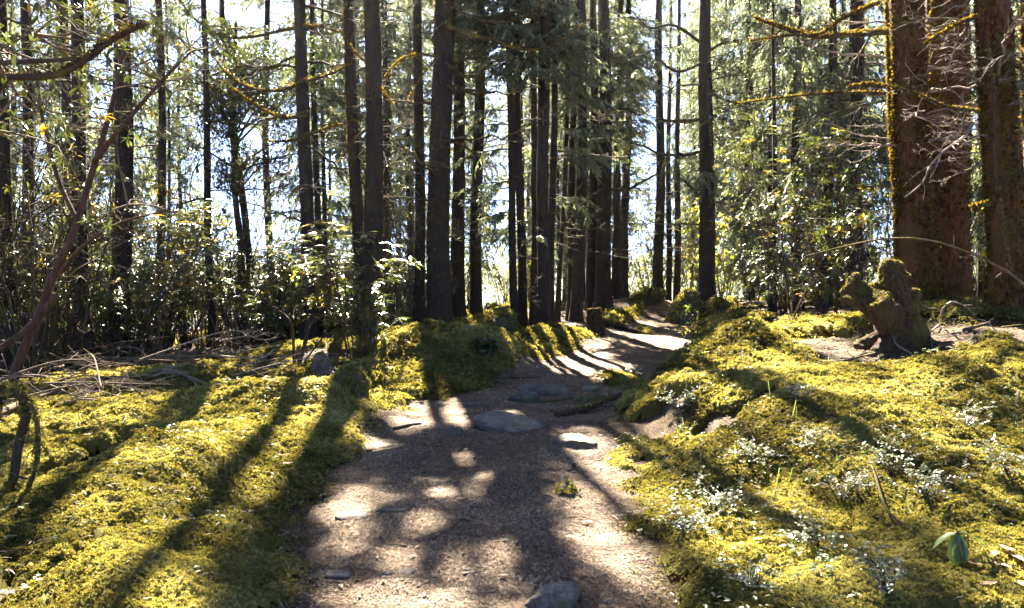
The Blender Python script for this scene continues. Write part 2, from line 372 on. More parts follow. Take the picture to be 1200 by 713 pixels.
def onground(x, y, dz=0.): return np.array([x, y, float(H(np.array([x]), np.array([y]))[0]) + dz])

# ------------------------------------------------------------------ where gaps in the canopy let the sun reach the ground
LITPOLY = [
 ([(225, 440), (330, 428), (392, 418), (412, 470), (385, 520), (290, 610), (205, 690), (90, 690), (20, 640), (70, 590), (190, 540), (255, 480)], 1.),
 ([(440, 418), (478, 395), (505, 455), (470, 480), (428, 490), (415, 455)], 1.),
 ([(370, 530), (400, 490), (412, 505), (382, 550)], 1.), ([(455, 490), (492, 466), (512, 500), (470, 512)], 1.), ([(524, 466), (540, 466), (552, 500), (533, 505)], 1.),
 ([(646, 510), (708, 500), (738, 560), (795, 690), (738, 690), (690, 640), (668, 606), (705, 612), (672, 560)], .9),
 ([(720, 530), (770, 470), (850, 392), (960, 385), (1040, 440), (1200, 450), (1200, 500), (1040, 520), (900, 540), (905, 640), (790, 620)], .93),
 ([(690, 425), (745, 428), (745, 447), (680, 447)], .6), ([(735, 392), (805, 397), (806, 412), (745, 407)], .95), ([(610, 395), (715, 392), (715, 440), (640, 445)], .45),
 ([(0, 690), (0, 480), (250, 480), (250, 540), (70, 600)], .35), ([(880, 500), (1200, 490), (1200, 713), (800, 713), (800, 640)], .5), ([(980, 330), (1200, 330), (1200, 440), (980, 440)], .25),
]
LITBLOB = [(415, 605, 17, 26), (408, 634, 15, 14), (470, 656, 21, 13), (615, 641, 19, 19), (568, 557, 13, 6), (360, 596, 11, 16), (532, 580, 24, 9), (498, 614, 22, 11), (436, 520, 14, 7),
           (560, 668, 34, 16), (440, 705, 50, 14), (520, 712, 40, 16), (600, 489, 14, 9), (540, 538, 18, 5), (640, 560, 10, 5), (412, 575, 11, 6)]
def inpoly(u, v, poly):
    c = np.zeros(u.shape, bool); n = len(poly)
    for i in range(n):
        (x1, y1), (x2, y2) = poly[i], poly[(i + 1) % n]
        if y1 != y2: c ^= ((y1 > v) != (y2 > v)) & (u < (x2 - x1) * (v - y1) / (y2 - y1) + x1)
    return c
def lit(G):
    u, v = proj(G); dap = vn(G[:, 0] * 2.1, G[:, 1] * 2.1, seed=81) * .6 + vn(G[:, 0] * 5, G[:, 1] * 5, seed=82) * .4
    r = np.zeros(len(G)); out = (u < -10) | (u > 1210) | (v > 718) | (G[:, 1] > 20)
    r[out] = dap[out] > .5
    hid = (G[:, 1] > 12.3) & (G[:, 0] > edges(G[:, 0], G[:, 1])[1] + .6)
    for poly, p in LITPOLY: r = np.maximum(r, inpoly(u, v, poly) * (dap < .1 + p * .95))
    for a, b, ra, rb in LITBLOB: r = np.maximum(r, ((u - a) / ra) ** 2 + ((v - b) / rb) ** 2 < 1)
    r[hid] = r[hid] * (dap[hid] > .64)
    return r > .5
_tx, _ty = np.arange(-34, 40.01, .1), np.arange(-6, 44.01, .1)
_TX, _TY = np.meshgrid(_tx, _ty); _TH = H(_TX, _TY); _TL = lit(np.stack([_TX.ravel(), _TY.ravel(), _TH.ravel()], -1)).reshape(_TH.shape)
def _ij(x, y): return np.clip(((y + 6) * 10 + .5).astype(int), 0, len(_ty) - 1), np.clip(((x + 34) * 10 + .5).astype(int), 0, len(_tx) - 1)
def lit_below(P):
    """does the sunbeam through P end on ground that is sunlit in the photograph"""
    P = np.asarray(P, float); z = 0.; dh = norm(SD[:2])
    for _ in range(5):
        s = np.maximum(P[:, 2] - z, 0) / tan(SUN_EL); i, j = _ij(P[:, 0] - dh[0] * s, P[:, 1] - dh[1] * s); z = _TH[i, j]
    r = _TL[i, j].copy()
    for c, q in SUNSPOTS:
        d = P - c; t = d @ SD; r |= (t > q * 1.1) & (np.linalg.norm(d - t[:, None] * SD, axis=1) < q)
    return r
SUNSPOTS = [(np.array([5.6, 15.4, 3.6]), 1.5), (np.array([4.6, 15, 2.3]), 1.0), (W(345, 335, 11.3), .7), (W(240, 300, 11.8), .9), (W(412, 330, 12), .6), (W(1030, 345, 9), .5), (W(1040, 150, 11.3), .45), (W(1040, 240, 11.3), .4), (W(1148, 180, 9.9), .4),
            (W(1148, 300, 9.9), .4), (W(120, 460, 9.5), .8), (W(200, 450, 10), .8), (W(40, 300, 8.6), .7), (W(170, 250, 9), .8), (W(610, 240, 32), 2.5), (W(770, 270, 38), 3)]

# ------------------------------------------------------------------ templates
def tmpl_spray(seed, droop=.35, nt=10, sl=.16):
    r = np.random.RandomState(seed); V = []; F = []
    def feather(p, d, l, w):
        d = norm(d); n = norm(np.cross(d, r.normal(size=3))); k = len(V)
        q = np.array(p) + d * l * .5 + np.array([0, 0, -l * .06]); e = np.array(p) + d * l + np.array([0, 0, -l * .22])
        V.extend([np.array(p), q + n * w, q - n * w, e]); F.extend([(k, k + 1, k + 2), (k + 1, k + 3, k + 2)])
    ax = [np.array([t, 0, -droop * t * t * 1.1]) * .42 for t in np.linspace(0, 1, nt)]
    for i, p in enumerate(ax):
        t = i / (nt - 1)
        for s in (-1, 1):
            l = sl * (1 - .45 * t) * r.uniform(.6, 1.2)
            feather(p, (.75, s * r.uniform(.4, 1.0), r.uniform(-.9, .25) - droop), l, l * r.uniform(.10, .17))
        if r.rand() < .6: feather(p, (.6, r.uniform(-.3, .3), r.uniform(-1, .3)), sl * .8, sl * .11)
    feather(ax[-1], (1, 0, -.4), sl * .8, .014)
    for i in range(nt - 1):                                   # the twig that carries it
        k = len(V); V.extend([ax[i] + (0, .004, 0), ax[i] - (0, .004, 0), ax[i + 1] - (0, .003, 0), ax[i + 1] + (0, .003, 0)]); F.extend([(k, k + 1, k + 2), (k, k + 2, k + 3)])
    return np.array(V), np.array(F)
SPRAY = [tmpl_spray(s, d) for s, d in ((1, .3), (2, .5), (3, .7), (4, .2))]
HANG = [tmpl_spray(s, d, 11, .14) for s, d in ((11, 1.3), (12, 1.7))]
def tmpl_leaf(w=.30, fold=.05, droop=.12):
    V = [(0, 0, 0), (.3, w / 2 * .85, fold), (.3, 0, .0), (.3, -w / 2 * .85, fold), (.68, w / 2, fold - droop * .4), (.68, 0, -droop * .4), (.68, -w / 2, fold - droop * .4), (1, 0, -droop)]
    return np.array(V), [np.array([(0, 2, 1), (0, 3, 2), (4, 5, 7), (5, 6, 7)]), np.array([(1, 2, 5, 4), (2, 3, 6, 5)])]
LEAF = tmpl_leaf(); LEAFR = tmpl_leaf(.75, .04, .1); LEAFW = tmpl_leaf(.5, .06, .18); LEAFS = (np.array([(0, 0, 0), (.5, .28, .05), (.5, -.28, .05), (1, 0, -.05)]), np.array([(0, 2, 1), (1, 2, 3)]))
def tmpl_moss(seed):
    r = np.random.RandomState(seed); V = []; F = []
    for k in range(11):
        a = r.uniform(0, 2 * pi); el = r.uniform(.25, 1.35); l = r.uniform(.6, 1.1); w = r.uniform(.09, .16)
        d = np.array([cos(a) * cos(el), sin(a) * cos(el), sin(el)]); n = norm(np.cross(d, r.normal(size=3))); b = np.array([r.uniform(-.2, .2), r.uniform(-.2, .2), -.15])
        i = len(V); V += [b - n * w * .6, b + n * w * .6, b + d * l * .6 + n * w, b + d * l * .6 - n * w, b + d * l - np.array([0, 0, .1])]
        F += [(i, i + 1, i + 2), (i, i + 2, i + 3), (i + 3, i + 2, i + 4)]
    return np.array(V), np.array(F)
MOSST = [tmpl_moss(s) for s in range(5)]
def moss_tufts(mb, O, up, S, mat=0, tint=None):
    n = len(O); k = RS.randint(0, 5, n); t = RS.rand(n) if tint is None else tint
    hint = rdir(n); Xd = np.cross(hint, up); 
    for i in range(5):
        q = k == i
        mb.inst(*MOSST[i], O[q], Xd[q], up[q], S[q], t[q], mat)
def scatter(n, x0, x1, y0, y1, dens):
    x = RS.uniform(x0, x1, n); y = RS.uniform(y0, y1, n); q = RS.rand(n) < dens(x, y); return x[q], y[q]

# ------------------------------------------------------------------ moss carpets on both banks
mys = np.concatenate([np.arange(1.6, 9, .035), np.arange(9, 16, .06), np.arange(16, 34, .14)])
def carpet(side, xs, label):
    def keep(x, y):
        L, R = edges(x, y); mid = (L + R) / 2
        return (mossmask(x, y) > .7) & ((x < mid) if side < 0 else (x >= mid))
    X, Y = np.meshgrid(xs, mys); k = keep(X, Y); Z = Hm(X, Y) - .012
    F = grid_faces(len(mys), len(xs)); F = F[k.ravel()[F].any(1)]; used = np.unique(F); mp = np.full(X.size, -1); mp[used] = np.arange(len(used))
    mb = MB(); mb.add(np.stack([X, Y, Z], -1).reshape(-1, 3)[used], mp[F], .22)
    for (y0, y1, d, s) in ((1.8, 5, 5000, .018), (5, 8, 2600, .026), (8, 12, 900, .045), (12, 18, 300, .075), (18, 32, 60, .14)):
        x0, x1 = (max(-8.5, -y1 * .85), 4.5) if side < 0 else (.2, min(10.5, y1 * .85 + .5))
        n = int(d * (x1 - x0) * (y1 - y0)); x, y = RS.uniform(x0, x1, n), RS.uniform(y0, y1, n)
        q = (mossmask(x, y) > RS.uniform(.2, .75, n)) & (((x < sum(edges(x, y)) / 2) if side < 0 else (x >= sum(edges(x, y)) / 2)))
        x, y = x[q], y[q]; z = Hm(x, y); e = .03
        nrm = norm(np.stack([-(Hm(x + e, y) - Hm(x - e, y)) / (2 * e), -(Hm(x, y + e) - Hm(x, y - e)) / (2 * e), np.ones_like(x)], -1) + RS.normal(size=(len(x), 3)) * .3)
        clump = vn(x * 3.1, y * 3.1, seed=91)
        moss_tufts(mb, np.stack([x, y, z], -1), nrm, s * RS.uniform(.6, 1.35, len(x)) * (.45 + .55 * ss(mossmask(x, y), .3, .95)), 0, np.clip(.05 + .5 * RS.rand(len(x)) + .75 * (clump - .35), 0, 1))
    return tag(mb.build('moss_carpet', M['moss'], smooth=False), label, kind='stuff')
carpet(-1, np.arange(-8.5, 4.6, .045), 'yellow green moss carpet on the left bank of the path')
carpet(1, np.arange(.3, 11, .045), 'sunlit yellow green moss carpet over the right bank of the path')

# needle litter on path and floor
mb = MB()
BIT = (np.array([(0, .06, 0), (0, -.06, 0), (.5, -.08, .06), (.5, .08, .06), (1, .03, 0), (1, -.03, 0)]), np.array([(0, 1, 2, 3), (3, 2, 5, 4)]))
for (x0, x1, y0, y1, d, s, path) in ((-1.6, 1.4, 2, 5.5, 4200, .024, 1), (-1.8, 1.8, 5.5, 9, 1600, .034, 1), (-1, 3.5, 9, 16, 260, .055, 1), (3, 8, 7, 11.5, 900, .055, 0), (-8, -2, 10, 16, 60, .09, 0), (2, 9, 16, 34, 25, .12, 1)):
    n = int(d * (x1 - x0) * (y1 - y0)); x, y = RS.uniform(x0, x1, n), RS.uniform(y0, y1, n); q = mossmask(x, y) < .55
    if path: L, R = edges(x, y); q &= (x > L - .25) & (x < R + .25)
    q &= RS.rand(n) < .25 + .9 * vn(x * 2.5, y * 2.5, seed=95)
    x, y = x[q], y[q]; n = len(x); a = RS.uniform(0, 2 * pi, n)
    mb.inst(*BIT, np.stack([x, y, H(x, y) + .009], -1), np.stack([np.cos(a), np.sin(a), RS.normal(size=n) * .12], -1), (0, 0, 1), s * RS.uniform(.5, 1.5, n), np.clip(RS.beta(1.6, 2.2, n), 0, 1))
for n, x0, x1, y0, y1, s_ in ((20000, -6, 5.5, 2.2, 9, .028), (8000, -8, 8, 9, 14, .05)):
    x, y = RS.uniform(x0, x1, n), RS.uniform(y0, y1, n); q = (mossmask(x, y) > .5) & (RS.rand(n) < ss(fbm(x * 1.1, y * 1.1, seed=96), .36, .66)); x, y = x[q], y[q]; n = len(x); a = RS.uniform(0, 2 * pi, n)
    mb.inst(*BIT, np.stack([x, y, Hm(x, y) + .016], -1), np.stack([np.cos(a), np.sin(a), RS.normal(size=n) * .25], -1), (0, 0, 1), s_ * RS.uniform(.5, 2.2, n), RS.beta(1.6, 2, n))
n = 2600; x, y = RS.uniform(-1.6, 2, n), RS.uniform(2.2, 11, n); L, R = edges(x, y); q = (x > L - .1) & (x < R + .1); x, y = x[q], y[q]; n = len(x); a = RS.uniform(0, 2 * pi, n)   # bark flakes
mb.inst(np.array([(0, 0, 0), (.35, .22, .05), (.4, -.2, .03), (.8, .12, .02), (1, -.08, .06)]), np.array([(0, 2, 1), (1, 2, 3), (3, 2, 4)]), np.stack([x, y, H(x, y) + .01], -1), np.stack([np.cos(a), np.sin(a), RS.normal(size=n) * .12], -1), (0, 0, 1), RS.uniform(.012, .045, n), RS.beta(1.4, 2.6, n))
tag(mb.build('needle_litter', M['litter'], smooth=False), 'dry brown needles and bark bits strewn over the path and floor', kind='stuff')

# low leafy plants growing through the moss
mb = MB()
def cover(n, x0, x1, y0, y1, s0, leaf=LEAFW):
    x, y = RS.uniform(x0, x1, n), RS.uniform(y0, y1, n); q = (mossmask(x, y) > .5) & (RS.rand(n) < ss(vn(x * 1.6, y * 1.6, seed=97), .35, .8)); x, y = x[q], y[q]; z = Hm(x, y)
    for k in range(3):
        m = len(x); a = RS.uniform(0, 2 * pi, m)
        mb.inst(*leaf, np.stack([x, y, z + RS.uniform(.005, .05, m)], -1), np.stack([np.cos(a), np.sin(a), RS.uniform(-.2, .5, m)], -1), (0, 0, 1), s0 * RS.uniform(.5, 1.4, m), RS.rand(m) ** 1.3)
cover(2600, .7, 5, 2.4, 7.5, .030); cover(900, 1, 8, 7, 11, .04); cover(700, -5.5, -1, 2.8, 7.5, .030); cover(300, -6, -1, 7, 12, .045)
n = 420; x, y = RS.uniform(.8, 4.6, n), RS.uniform(2.5, 9, n); q = mossmask(x, y) > .5; x, y = x[q], y[q]
for a, b in zip(x, y):                                       # grass blades
    if vn(np.array([a * 1.2]), np.array([b * 1.2]), seed=98)[0] < .55: continue
    p = np.array([a, b, float(Hm(np.array([a]), np.array([b]))[0])]); az = random.uniform(0, 2 * pi); l = random.uniform(.08, .2); d = np.array([cos(az), sin(az), 0])
    P = np.array([p, p + d * l * .25 + (0, 0, l * .7), p + d * l * .8 + (0, 0, l * .75)]); sd = np.cross(d, (0, 0, 1)) * .003
    mb.add(np.array([P[0] - sd, P[0] + sd, P[1] + sd, P[1] - sd, P[2]]), [np.array([(0, 1, 2, 3)]), np.array([(3, 2, 4)])], random.uniform(.3, .9))
tag(mb.build('ground_cover', M['cover'], smooth=False), 'small round leaves and grass blades coming up through the moss', kind='stuff')

# ------------------------------------------------------------------ conifers
def branch_curve(length, rise=.15, sag=.25, hook=.2, n=9, wob=.05):
    t = np.linspace(0, 1, n); w = RS.normal(size=(n, 2)) * wob * np.sqrt(t)[:, None]
    return np.stack([t * length, (np.cumsum(w[:, 0]) * .5) * length * .6, (rise * t - sag * t ** 1.6 + hook * t ** 3.5) * length + w[:, 1] * length * .4], -1)
def make_dead_branch(seed, twigs=9, mossy=0.):
    """bare lower branch, one metre long along +x, with its side twigs"""
    RS.seed(seed); mb = MB(); P = branch_curve(1, RS.uniform(.0, .25), RS.uniform(.15, .55), RS.uniform(.1, .45), 14, .05)
    r = np.linspace(.013, .0035, 14); tube(mb, P, r, 5, RS.rand(), 0, .18, 2, seed)
    for k in range(twigs):
        i = RS.randint(3, 13); s = RS.choice((-1, 1)); l = RS.uniform(.12, .42) * (1.1 - i / 18)
        d = norm([RS.uniform(.3, .9), s * RS.uniform(.4, 1), RS.uniform(-.5, .4)]); t = np.linspace(0, 1, 6)[:, None]
        Q = P[i] + d * t * l + np.array([0, 0, 1]) * (t ** 2 * l * RS.uniform(-.45, .5)) + RS.normal(size=(6, 3)) * .012 * t
        tube(mb, Q, np.linspace(r[i] * .55, .0016, 6), 4, RS.rand(), 0, cap=False)
        for q in range(RS.randint(1, 4)):
            j = RS.randint(2, 6); d2 = norm(d + RS.normal(size=3) * .8); l2 = l * RS.uniform(.2, .5)
            tube(mb, np.array([Q[j], Q[j] + d2 * l2 * .5 + RS.normal(size=3) * .01, Q[j] + d2 * l2 + (0, 0, -l2 * .1)]), np.array([.0028, .002, .001]), 3, RS.rand(), 0, cap=False)
    return mb
DEADMESH = {}
def dead_mesh(kind):
    if kind not in DEADMESH:
        L = []
        for s in range(7):
            o = make_dead_branch(100 + s, 7 + s).build('dead_branch', M[kind]); L.append(o.data); bpy.data.objects.remove(o)
        DEADMESH[kind] = L
    return DEADMESH[kind]
def add_dead(root, ax, rad, h, az, length, kind='twig', thick=1.):
    o = bpy.data.objects.new('dead_branch', random.choice(dead_mesh(kind))); COL.objects.link(o); o.parent = root
    p = ax(h) - ax(0); o.location = p + np.array([cos(az), sin(az), 0]) * rad(h) * .7
    o.rotation_euler = (random.uniform(-.5, .5), random.uniform(-.25, .2), az); o.scale = (length, length * random.choice((-1, 1)), length)
    return o
class Tree: pass
TREES = []
def grow_crown(mb, T, h0, h1, Lmax, per_m=5, spacing=.14, hang=False, filt=True, scale=1., az_fn=None, prof=None):
    hs = []; h = h0
    while h < h1: hs.append(h); h += RS.uniform(.4, 1.6) / per_m
    O, Xd, S, Tn, Kd = [], [], [], [], []
    for h in hs:
        t = (h - T.h0c) / max(T.Ht - T.h0c, .1); L = Lmax * (prof(t) if prof else max(.12, min(1, .55 + t * 2)) * max(.08, (1 - t) ** .7)) * RS.uniform(.6, 1.15)
        az = RS.uniform(0, 2 * pi) if az_fn is None else az_fn()
        C = branch_curve(L, RS.uniform(.05, .3), RS.uniform(.25, .55), RS.uniform(.0, .3), 9, .06)
        d = np.array([cos(az), sin(az), 0]); sd = np.array([-sin(az), cos(az), 0]); b = T.ax(h)
        C = b + C[:, :1] * d + C[:, 1:2] * sd + C[:, 2:] * np.array([0, 0, 1])
        if filt and lit_below(C[1:]).mean() > .2: continue
        tube(mb, C, np.linspace(.012 + .008 * L, .004, 9), 4, .5, 1, cap=False)
        n = int(L / spacing); 
        for i in range(n):
            u = (.15 + .85 * (i + RS.rand()) / n) * 8; k = min(int(u), 7); p = C[k] * (1 - u + k) + C[k + 1] * (u - k)
            s = RS.choice((-1, 1)); O.append(p); Xd.append(d * RS.uniform(.3, 1) + sd * s * RS.uniform(.2, 1.1) + np.array([0, 0, RS.uniform(-.35, .15)])); S.append(RS.uniform(.7, 1.35) * scale); Tn.append(RS.rand() * .75 + .1 * t)
    place_sprays(mb, np.array(O), np.array(Xd), np.array(S), np.array(Tn), hang, filt)
def place_sprays(mb, O, Xd, S, Tn, hang=False, filt=True):
    if len(O) == 0: return
    if not filt: mb.n_tw = len(mb.V); mb.sprays = (O, Xd, S, Tn, hang)
    if filt:
        tips = O + norm(Xd) * (S * .36)[:, None]; mid = O + norm(Xd) * (S * .2)[:, None] - (0, 0, .1); keep = ~(lit_below(O) | lit_below(tips) | lit_below(mid))
        O, Xd, S, Tn = O[keep], Xd[keep], S[keep], Tn[keep]
    tm = HANG if hang else SPRAY; k = RS.randint(0, len(tm), len(O)); up = np.array([0, 0, 1]) + RS.normal(size=(len(O), 3)) * .25
    for i in range(len(tm)):
        q = k == i
        if q.any(): mb.inst(*tm[i], O[q], Xd[q], up[q], S[q], Tn[q], 0)
def conifer(name, label, u, y, utop=None, wpx=12, Ht=24, h0c=9., Lmax=2.2, dead=(1.5, 8, 10), bark='bark', lumps=.1, group=None, crown=True, dens=5, hang=False,
            filt=True, deadlen=(.7, 2.0), flare=.5, tuft=0, low=None, curve=None, cat='conifer', twig='twig', prof=None, edge=0.):
    x = (u - U0) * y / FPX; b = onground(x, y, -.04); T = Tree(); D = wpx * y / FPX; r0 = D / 2
    topz = CAMZ + (V0 - 11.5) * y / FPX; ut = u if utop is None else utop; dx = (ut - u) * y / FPX / max(topz - b[2], .5)
    lean = np.array([dx, RS.uniform(-.01, .01)]); ph = RS.uniform(0, 6, 4)
    def ax(h):
        h = np.asarray(h, float); bend = (curve(h) if curve else 0)
        return np.stack([b[0] + lean[0] * np.minimum(h, 8) + .05 * np.sin(h * .55 + ph[0]) * np.minimum(h / 3, 1) + bend, b[1] + lean[1] * h + .05 * np.sin(h * .5 + ph[1]) * np.minimum(h / 3, 1), b[2] + h], -1)
    rad = lambda h: r0 * np.maximum(1 - np.asarray(h) / Ht, .02) ** .7 * 1.05 + flare * r0 * np.exp(-np.asarray(h) / (.35 + r0 * .3)) 
    T.ax, T.rad, T.Ht, T.h0c, T.Lmax, T.b = ax, rad, Ht, h0c, Lmax, b
    root = empty(name, b, label, cat, group); T.root = root
    hs = np.concatenate([np.linspace(-.25, .6, 9), np.arange(.7, min(12, Ht), .16 if y < 20 else .25), np.arange(12, Ht, .8), [Ht]])
    mb = MB(); tube(mb, ax(hs), rad(np.maximum(hs, 0)), 20 if wpx > 20 else 12, .5, 0, lumps, 1.6, int(RS.randint(1000)), ridge=.7)
    mats = [M[bark]]
    mb.build('trunk', mats, root, origin=b)
    if tuft:                                                   # shaggy moss on the bark, massed sunward to make a glowing rim
        mm = MB(); n = int(tuft); h = RS.beta(1.0, 1.4, n) * min(9.5, Ht); a = np.where(RS.rand(n) < edge, RS.normal(2.75, .45, n), RS.uniform(0, 2 * pi, n)); q = vn(np.cos(a) * 1.5 + 5, np.sin(a) * 1.5 + 5, h * .9, 5) > .36; h, a = h[q], a[q]
        nn = np.stack([np.cos(a), np.sin(a), np.zeros_like(a)], -1); O = ax(h) + nn * (rad(h) * RS.uniform(.93, 1.03, len(h)))[:, None]
        moss_tufts(mm, O, norm(nn + RS.normal(size=nn.shape) * .4 + np.array([0, 0, -.35])), RS.uniform(.02, .06, len(h)) * (1 if y > 13 else 1.15), 0, np.clip(RS.beta(2, 3, len(h)), 0, 1))
        mm.build('bark_moss', M['barkmoss'], root, smooth=False, origin=b)
    for k in range(dead[2]):
        h = RS.uniform(dead[0], dead[1]); add_dead(root, ax, rad, h, RS.uniform(0, 2 * pi) if not edge or bark == 'bark' else RS.uniform(-pi * 1.15, .3), RS.uniform(*deadlen), twig)
    if crown:
        T.mb = MB(); grow_crown(T.mb, T, h0c, Ht - .3, Lmax, dens, .14, hang, filt, prof=prof)
        if low: grow_crown(T.mb, T, low[0], h0c, low[1], low[2], .12, hang, filt, .9, prof=lambda t: 1)
        TREES.append(T)
    return T
M['barkmoss'] = leafmat('shaggy_bark_moss', [(0, (.03, .022, .008)), (.4, (.09, .066, .018)), (.8, (.20, .15, .025)), (1, (.32, .26, .05))], (1.7, 1.4, .6), .45, .85, .1)

# the trunks left of the path, nearest first
c = conifer
c('conifer', 'thick dark conifer, widest of the straight trunks left of the path, behind the mossy mound', 515, 15.6, 519, 27, 27, 8.5, 2.6, (2.2, 8.2, 15), tuft=2600, edge=.85, lumps=.12, deadlen=(.9, 2.4), twig='twig_dark')
c('conifer', 'straight dark conifer, right hand trunk of the close pair left of the mossy mound', 439, 14.0, 434, 22, 25, 8.4, 2.3, (2.5, 8, 9), tuft=1800, edge=.85, deadlen=(.6, 1.6), twig='twig_dark')
c('conifer', 'slimmer dark conifer, left hand trunk of the close pair left of the mossy mound', 430, 14.7, 408, 15, 23, 8.6, 2.2, (2, 8, 10), tuft=900, edge=.85, deadlen=(.6, 1.8), twig='twig_dark')
c('conifer', 'slender straight conifer with thin bark just left of the widest dark trunk', 491, 18.5, 491, 13, 24, 9.5, 2.2, (2, 8.5, 9), tuft=700, edge=.85, deadlen=(.7, 1.6))
c('conifer', 'dark conifer half hidden close behind the widest trunk', 537, 20, 536, 16, 24, 8.0, 2.3, (2, 8, 10))
c('conifer', 'straight conifer at the left edge of the pale gap behind the widest trunk', 558, 20.5, 562, 14, 25, 7.5, 2.4, (1.5, 8, 14))
c('conifer', 'single dark conifer with long drooping bare limbs behind the young white leaved shrub', 362, 14.5, 355, 16, 24, 7.6, 2.3, (2.4, 7.6, 12), deadlen=(1.2, 2.6), tuft=700, edge=.85, twig='twig_dark')
c('conifer', 'thin conifer close to the right of the single dark trunk with drooping limbs', 374, 19, 369, 8, 20, 6, 1.8, (1.5, 7, 8))
c('conifer', 'thin pale sky edged conifer rising left of the single trunk with drooping limbs', 318, 24, 312, 9, 22, 6.5, 2.0, (2, 9, 10))
for lab, u, y, ut, w in (('dark conifer trunk at the very left edge of the thicket', 14, 12.2, 4, 17), ('second dark conifer trunk from the left edge of the thicket', 36, 14, 30, 13), ('stout dark conifer trunk behind the leaning brown stem in the left thicket', 98, 14, 92, 18),
                         ('tall dark conifer, thickest trunk of the left thicket', 140, 15, 144, 22), ('dark conifer trunk behind the brush pile in the left thicket', 82, 17, 76, 13), ('slim dark conifer right of the thickest trunk in the left thicket', 190, 17, 186, 10), ('slim dark conifer rising beneath the dark leaved treetop', 250, 16, 236, 9), ('thin dark leaning conifer stem right of the dark leaved treetop', 300, 18, 262, 9)):
    c('conifer', lab, u, y, ut, w, RS.uniform(17, 22), RS.uniform(6.5, 8.5), 2.0, (.8, 7.5, 22), deadlen=(.8, 2.2), dens=4, twig='twig_dark')
# the clusters in the middle
for lab, u, y, ut, w in (('left outer trunk of the conifer clump in the middle', 604, 16.6, 592, 9), ('second trunk of the conifer clump in the middle', 613, 17, 606, 10), ('short rough trunk inside the conifer clump in the middle', 624, 17.4, 628, 9),
                         ('thick front trunk at the right of the conifer clump in the middle', 636, 16.4, 641, 15), ('right outer trunk of the conifer clump in the middle', 645, 17.2, 648, 9)):
    c('conifer', lab, u, y, ut, w, RS.uniform(19, 23), 4.2, 2.5, (1, 6, 9), deadlen=(.4, 1.2), lumps=.16, group='conifer clump in the middle', low=(2.2, 1.1, 8), dens=9, prof=lambda t: min(1, .45 + 2.5 * t) * max(.1, 1 - t))
for lab, u, y, ut, w, base in (('thin forked dark sapling right of the middle conifer clump', 653, 20, 668, 6, 0), ('slim dark conifer standing left of the leaning rusty stem', 668, 21.5, 676, 9, 0), ('dark conifer on the grassy path edge in front of the leaning rusty stem', 676, 21, 684, 13, 0), ('dark conifer behind the leaning rusty stem', 693, 25, 697, 12, 0),
                         ('thickest trunk of the far clump where the path bends', 707, 24.5, 709, 18, 0), ('lumpy dark trunk at the right of the far clump, left of its twin', 722, 27, 727, 10, 0), ('lumpy dark trunk at the sky edge of the far clump', 731, 28, 738, 10, 0)):
    c('conifer', lab, u, y, ut, w, RS.uniform(18, 24), 5.2, 1.2 if 'lumpy' in lab else 2.6, (1.5, 7, 10), deadlen=(.5, 1.6), lumps=.26 if 'lumpy' in lab else .14, group='far conifer clump at the path bend', dens=9)
# right of the path
c('conifer', 'rough dark conifer beside the mossy boulder right of the path', 828, 22.3, 825, 19, 22, 7.4, 2.8, (2.5, 7.5, 12), deadlen=(1, 2.6), lumps=.12, low=(4.2, 1.5, 4), hang=True, dens=6)
c('conifer', 'dark conifer standing at the far end of the path', 771, 29, 773, 12, 22, 8.5, 1.5, (2, 9, 14), lumps=.16, dens=4, hang=True)
for lab, u, y, ut, w in (('left thin trunk just behind the far end of the path', 783, 33, 785, 7), ('right thin trunk just behind the far end of the path', 793, 32, 796, 8), ('slim dark trunk behind the rhododendron, right of the rough conifer', 877, 26, 874, 9),
                         ('slim conifer behind the left half of the tall rhododendron', 905, 22, 900, 9), ('conifer behind the middle of the tall rhododendron', 935, 20, 930, 11), ('dark conifer behind the right half of the tall rhododendron', 966, 19, 974, 12), ('rough dark conifer just left of the rusty giant trunk', 1000, 18, 1004, 13), ('slim conifer rising from the back of the tall rhododendron', 985, 24, 983, 8)):
    c('conifer', lab, u, y, ut, w, RS.uniform(17, 21), RS.uniform(4.6, 6), 2.3 if u > 830 else 1.2, (1, 6, 12), dens=7 if u > 830 else 3, hang=True, low=(3.0, 1.5, 4) if u > 830 else None)
big = dict(bark='bark_red', lumps=.10, flare=.35, twig='twig_pale', edge=.5)
c('cedar', 'rusty giant conifer with moss lit left edge, left of the two that share a foot', 1078, 11.8, 1059, 43, 24, 7.5, 2.6, (2.6, 6.6, 30), tuft=16000, deadlen=(.5, 1.7), hang=True, cat='conifer', **big)
c('cedar', 'broad rusty giant conifer, right of the two that share a foot', 1105, 12.3, 1109, 51, 25, 7.5, 2.6, (2.4, 6.6, 30), tuft=11000, deadlen=(.5, 1.7), hang=True, cat='conifer', **big)
c('cedar', 'leaning rusty conifer with a dangling mossy vine at the right of the giant pair', 1184, 10.3, 1157, 37, 22, 7, 2.4, (2.2, 6, 28), tuft=12000, deadlen=(.5, 1.5), hang=True, cat='conifer', low=(3.3, .9, 3), **big)
c('cedar', 'rusty conifer cut by the right edge of the photo', 1228, 11.2, 1212, 38, 22, 7, 2.4, (2, 6, 14), tuft=3500, deadlen=(.5, 1.6), hang=True, cat='conifer', **big)

